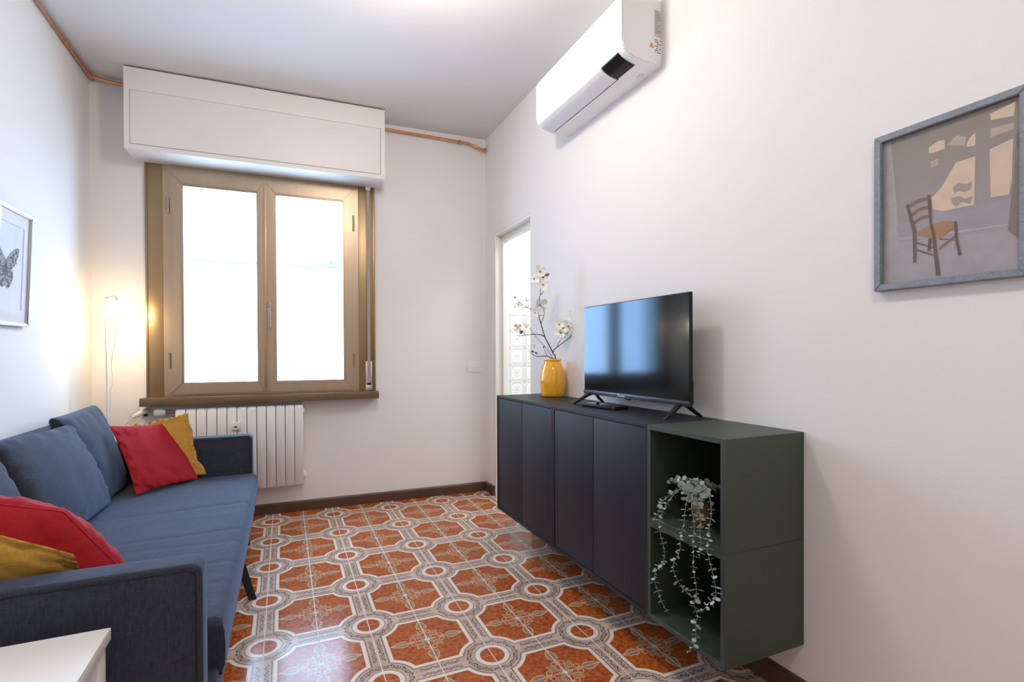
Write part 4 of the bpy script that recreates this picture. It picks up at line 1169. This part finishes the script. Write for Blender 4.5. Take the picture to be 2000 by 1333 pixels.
sb_('backrest', -2.694, -2.585, -2.416, -.394, .17, .790, bev=.025)
# folding metal underframe with slanted legs
for yy in (-.60, -1.20, -2.20): sb_('underframe_bar', -2.6, -1.80, yy-.015, yy+.015, .142, .166, 'black_metal', .002, 1)
def leg(xt, yt, xb, yb):
    bm = bmesh.new()
    a = Vector((xt+2.2, yt+1.4, .166)); b = Vector((xb+2.2, yb+1.4, .0))
    for (p, w_) in ((a, .016), (b, .012)): pass
    v0 = [bm.verts.new(a+Vector((dx*.020, dy*.007, 0))) for dx, dy in ((-1, -1), (1, -1), (1, 1), (-1, 1))]
    v1 = [bm.verts.new(b+Vector((dx*.016, dy*.006, 0))) for dx, dy in ((-1, -1), (1, -1), (1, 1), (-1, 1))]
    for i in range(4): bm.faces.new((v0[i], v0[(i+1)%4], v1[(i+1)%4], v1[i]))
    bm.faces.new(v0); bm.faces.new(v1)
    fin('leg', bm, 'black_metal', sf)
leg(-1.775, -1.175, -1.705, -1.305)
leg(-1.80, -.60, -1.775, -.55); leg(-2.55, -.60, -2.60, -.50); leg(-1.80, -2.20, -1.775, -2.30); leg(-2.55, -2.20, -2.60, -2.30)

def cushion(name, c00, c10, c11, c01, thick, m, parent=None, label=None, cat=None, n=36, bow=.06, flange=0.0, seed=0, power=.42, wr=.006, back=0.5, curl=None, group=None, seam=None, sag=0.0):
    """soft cushion through four corner points (bottom-left, bottom-right, top-right, top-left)"""
    A, B, Cc, D = (Vector(p) for p in (c00, c10, c11, c01))
    ctr = (A+B+Cc+D)/4
    nrm = ((B-A).cross(D-A)+(Cc-B).cross(Cc-D)).normalized()
    def pos(u, v):
        bu = bow*(1-(2*v-1)**2); bv = bow*(1-(2*u-1)**2)
        uu = .5+(u-.5)*(1-bu); vv = .5+(v-.5)*(1-bv)
        return (A*(1-uu)+B*uu)*(1-vv)+(D*(1-uu)+Cc*uu)*vv-ctr
    def thk(u, v):
        fu = (u-flange)/(1-2*flange) if flange else u
        fv = (v-flange)/(1-2*flange) if flange else v
        if fu <= 0 or fu >= 1 or fv <= 0 or fv >= 1: return .0015
        s = (sin(pi*fu)*sin(pi*fv))
        return .0015+thick*max(0, s)**power
    bm = bmesh.new(); grid = []
    for side in (1, -1):
        g = []
        for i in range(n+1):
            row = []
            for j in range(n+1):
                u, v = i/n, j/n
                u_ = .5-.5*cos(pi*u) if not flange else u
                v_ = .5-.5*cos(pi*v) if not flange else v
                p = pos(u_, v_); h = thk(u_, v_)
                ss = Vector((u_*3+seed, v_*3, side*2.0))
                edge = min(u_, 1-u_, v_, 1-v_)
                wrk = wr*(noise.noise(ss*1.6)+.5*noise.noise(ss*4.2))*(min(1, h/(thick*.5+1e-6)))
                # gathered folds that run in from the seam
                fold = 0
                if edge < .22 and edge > 0:
                    run = u_ if min(v_, 1-v_) < min(u_, 1-u_) else v_
                    fold = wr*.9*sin(run*34+seed*3+4*noise.noise(ss*2))*(1-edge/.22)*min(1, edge/.04)
                off = (h*(.5 if side > 0 else .5))*side*(2*(back if side < 0 else 1-back))
                q = p+nrm*(off+side*(wrk+fold)*.8)
                if flange and h < .002:
                    q += nrm*.022*noise.noise(Vector((u_*5+seed, v_*5, 1)))
                    if curl:
                        q += Vector(curl)*max(0, (u_-.8)/.2)*max(0, (.3-v_)/.3)
                if sag: q.z -= sag*(1-(2*u_-1)**2)*v_
                row.append(q)
            g.append(row)
        grid.append(g)
    vt = [[bm.verts.new(q) for q in row] for row in grid[0]]
    vb = [[(vt[i][j] if i in (0, n) or j in (0, n) else bm.verts.new(grid[1][i][j])) for j in range(n+1)] for i in range(n+1)]
    for i in range(n):
        for j in range(n):
            bm.faces.new((vt[i][j], vt[i+1][j], vt[i+1][j+1], vt[i][j+1]))
            bm.faces.new((vb[i][j], vb[i][j+1], vb[i+1][j+1], vb[i+1][j]))
    o = fin(name, bm, m, parent, smooth=True)
    if parent is not None: o.location = ctr-Vector(parent.location)
    else: o.location = ctr
    if seam:
        bm = bmesh.new()
        P = [pos(0 if False else (.5-.5*cos(pi*k/40)), 0) for k in range(41)]+[pos(1, .5-.5*cos(pi*k/40)) for k in range(1, 41)]+[pos(1-(.5-.5*cos(pi*k/40)), 1) for k in range(1, 41)]+[pos(0, 1-(.5-.5*cos(pi*k/40))) for k in range(1, 40)]
        P = [p*1.002 for p in P]+[P[0]*1.002]
        if sag:
            pass
        addtube(bm, P, .0018, 5, False)
        fin('piping', bm, seam, o, smooth=True)
    if label: tag(o, label, cat, group)
    return o
# three loose back cushions
cushion('back_cushion', (-2.42, -.87, .405), (-2.42, -.41, .405), (-2.560, -.385, .865), (-2.575, -.90, .850), .170, 'sofa', label='far blue-grey back cushion of the sofa, nearest to the window', cat='cushion', group='blue-grey back cushions on the sofa', bow=.03, seed=1, power=.25, wr=.006)
cushion('back_cushion', (-2.37, -1.52, .405), (-2.37, -.86, .405), (-2.545, -.82, .800), (-2.550, -1.54, .825), .150, 'sofa', label='middle blue-grey back cushion behind the open stretch of seat', cat='cushion', group='blue-grey back cushions on the sofa', bow=.03, seed=5, power=.25, wr=.006)
cushion('back_cushion', (-2.40, -2.24, .405), (-2.39, -1.56, .405), (-2.56, -1.55, .850), (-2.57, -2.26, .850), .150, 'sofa', label='near blue-grey back cushion at the left edge of the photo', cat='cushion', group='blue-grey back cushions on the sofa', bow=.03, seed=9, power=.25, wr=.006)
# scatter cushions
cushion('scatter_cushion', (-2.36, -.475, .41), (-2.02, -.435, .415), (-2.095, -.412, .800), (-2.40, -.412, .735), .075, 'yellow', label='mustard cushion with flanged edge behind the far red cushion', cat='cushion', group='mustard scatter cushions', flange=.10, bow=.03, seed=4, power=.5, wr=.008, curl=(.03, -.03, .01))
cushion('scatter_cushion', (-2.285, -.745, .412), (-2.035, -.475, .412), (-2.175, -.345, .745), (-2.425, -.625, .770), .125, 'red', label='red cushion standing at the window end of the sofa', cat='cushion', group='red scatter cushions', bow=.075, seed=2, power=.5, wr=.014)
cushion('scatter_cushion', (-2.34, -2.05, .415), (-1.955, -2.10, .43), (-2.13, -2.16, .715), (-2.50, -2.20, .83), .19, 'red', label='red cushion leaning at the near arm of the sofa', cat='cushion', group='red scatter cushions', bow=.0, seed=7, power=.42, wr=.010, seam='red')
cushion('scatter_cushion', (-2.36, -2.27, .45), (-2.02, -2.25, .47), (-2.035, -2.395, .668), (-2.40, -2.405, .865), .085, 'yellow', label='mustard cushion with flanged edge slumped over the near sofa arm', cat='cushion', group='mustard scatter cushions', flange=.10, bow=.03, seed=12, power=.5, wr=.010)

# ------------------------------------------------------------------ corner lamp behind the sofa
lp = thing('floor_lamp', 'lit white floor lamp with a small glass shade in the corner behind the sofa', 'lamp', (-2.548, -.2, 0))
lathe('base', [(.001, 0), (.085, 0), (.085, .012), (.078, .018), (.012, .020), (.001, .020)], (0, 0, 0), 'white_plastic', lp, 32)
tube('pole', [(0, 0, .018), (0, 0, 1.0), (0, 0, 1.46), (.008, 0, 1.49), (.03, 0, 1.505), (.053, 0, 1.50)], .0060, 'white_plastic', lp, 12)
bm = bmesh.new(); addlathe(bm, [(.006, 0), (.014, -.004), (.015, -.03), (.012, -.034)], (.053, 0, 1.505), 20); fin('socket', bm, 'white_plastic', lp, auto=40)
bm = bmesh.new(); bmesh.ops.create_uvsphere(bm, u_segments=20, v_segments=14, radius=.020, matrix=Matrix.Translation((.053, 0, 1.445)))
fin('bulb', bm, 'bulb', lp, smooth=True)
bm = bmesh.new()
addlathe(bm, [(.030, 1.480), (.046, 1.46), (.058, 1.42), (.062, 1.375), (.0605, 1.375), (.0565, 1.42), (.0445, 1.458), (.0285, 1.478)], (.053, 0, 0), 32)
fin('shade', bm, 'lamp_glass', lp, smooth=True)
tube('cord', [(.053, -.012, 1.47), (.055, -.02, 1.30), (.030, -.014, 1.13), (.026, -.012, 1.07), (.034, -.012, 1.0), (.020, -.012, .93), (.022, -.012, .87), (.016, -.01, .80), (.012, -.008, .4), (.01, -.01, .03)], .0022, 'white_plastic', lp, 6)
# plug adapter below the sill corner
pa = wall_thing('plug_adapter', 'white plug adapter with cord under the left end of the window sill', 'plug', -2.428, 0, .765)
bm = bmesh.new(); addbox(bm, -.012, .040, -.008, 0, -.026, .030, .003); fin('socket_plate', bm, 'white_plastic', pa, auto=40)
bm = bmesh.new()
addtube(bm, [(.026, -.010, .016), (.010, -.045, .008), (-.018, -.058, -.008), (-.040, -.055, -.022)], lambda q: .019-.010*q*q, 14)
fin('plug', bm, 'white_plastic', pa, auto=60)
bm = bmesh.new(); addbox(bm, .008, .030, -.022, -.007, -.020, -.006, .002); fin('clip', bm, 'black_plastic', pa, auto=40)
tube('cord', [(-.038, -.055, -.021), (-.060, -.060, -.045), (-.085, -.055, -.075), (-.105, -.05, -.13), (-.11, -.05, -.25)], .0032, 'white_plastic', pa, 8)

# ------------------------------------------------------------------ white side table in the foreground
TX, TY, TZ = -1.917, -2.566, .55
tb = thing('side_table', 'white side table in front of the near sofa arm', 'table', (TX-.275, TY-.275, 0))
h = .275
def tbx(name, x0, x1, y0, y1, z0, z1, bev=.002): return box(name, x0, x1, y0, y1, z0, z1, 'white_lacq', tb, bev)
tbx('table_top', -h, h, -h, h, TZ-.026, TZ, .0015)
for sx in (-1, 1):
    for sy in (-1, 1):
        a0, a1 = (h-.045, h-.008) if sx > 0 else (-h+.008, -h+.045)
        b0, b1 = (h-.045, h-.008) if sy > 0 else (-h+.008, -h+.045)
        tbx('leg', a0, a1, b0, b1, 0, TZ-.026)
for sx in (-1, 1):
    a = sx*(h-.022); tbx('apron', a-.008, a+.008, -h+.045, h-.045, TZ-.115, TZ-.026, .001)
    a = sx*(h-.022); 
    tbx('apron', -h+.045, h-.045, a-.008, a+.008, TZ-.115, TZ-.026, .001)
tbx('lower_shelf', -h+.02, h-.02, -h+.047, h-.047, .10, .118, .001)

# ------------------------------------------------------------------ ceiling lamp out of the frame
cl = thing('ceiling_lamp', 'small white pendant lamp hanging from the ceiling above the room', 'lamp', (-1.10, -1.95, HT))
lathe('canopy', [(.001, -.001), (.05, -.001), (.045, -.025), (.001, -.028)], (0, 0, 0), 'white_plastic', cl, 24)
tube('cord', [(0, 0, -.027), (0, 0, -.06)], .003, 'white_plastic', cl, 8)
lathe('socket', [(.001, -.055), (.018, -.056), (.018, -.070), (.001, -.071)], (0, 0, 0), 'white_plastic', cl, 20)
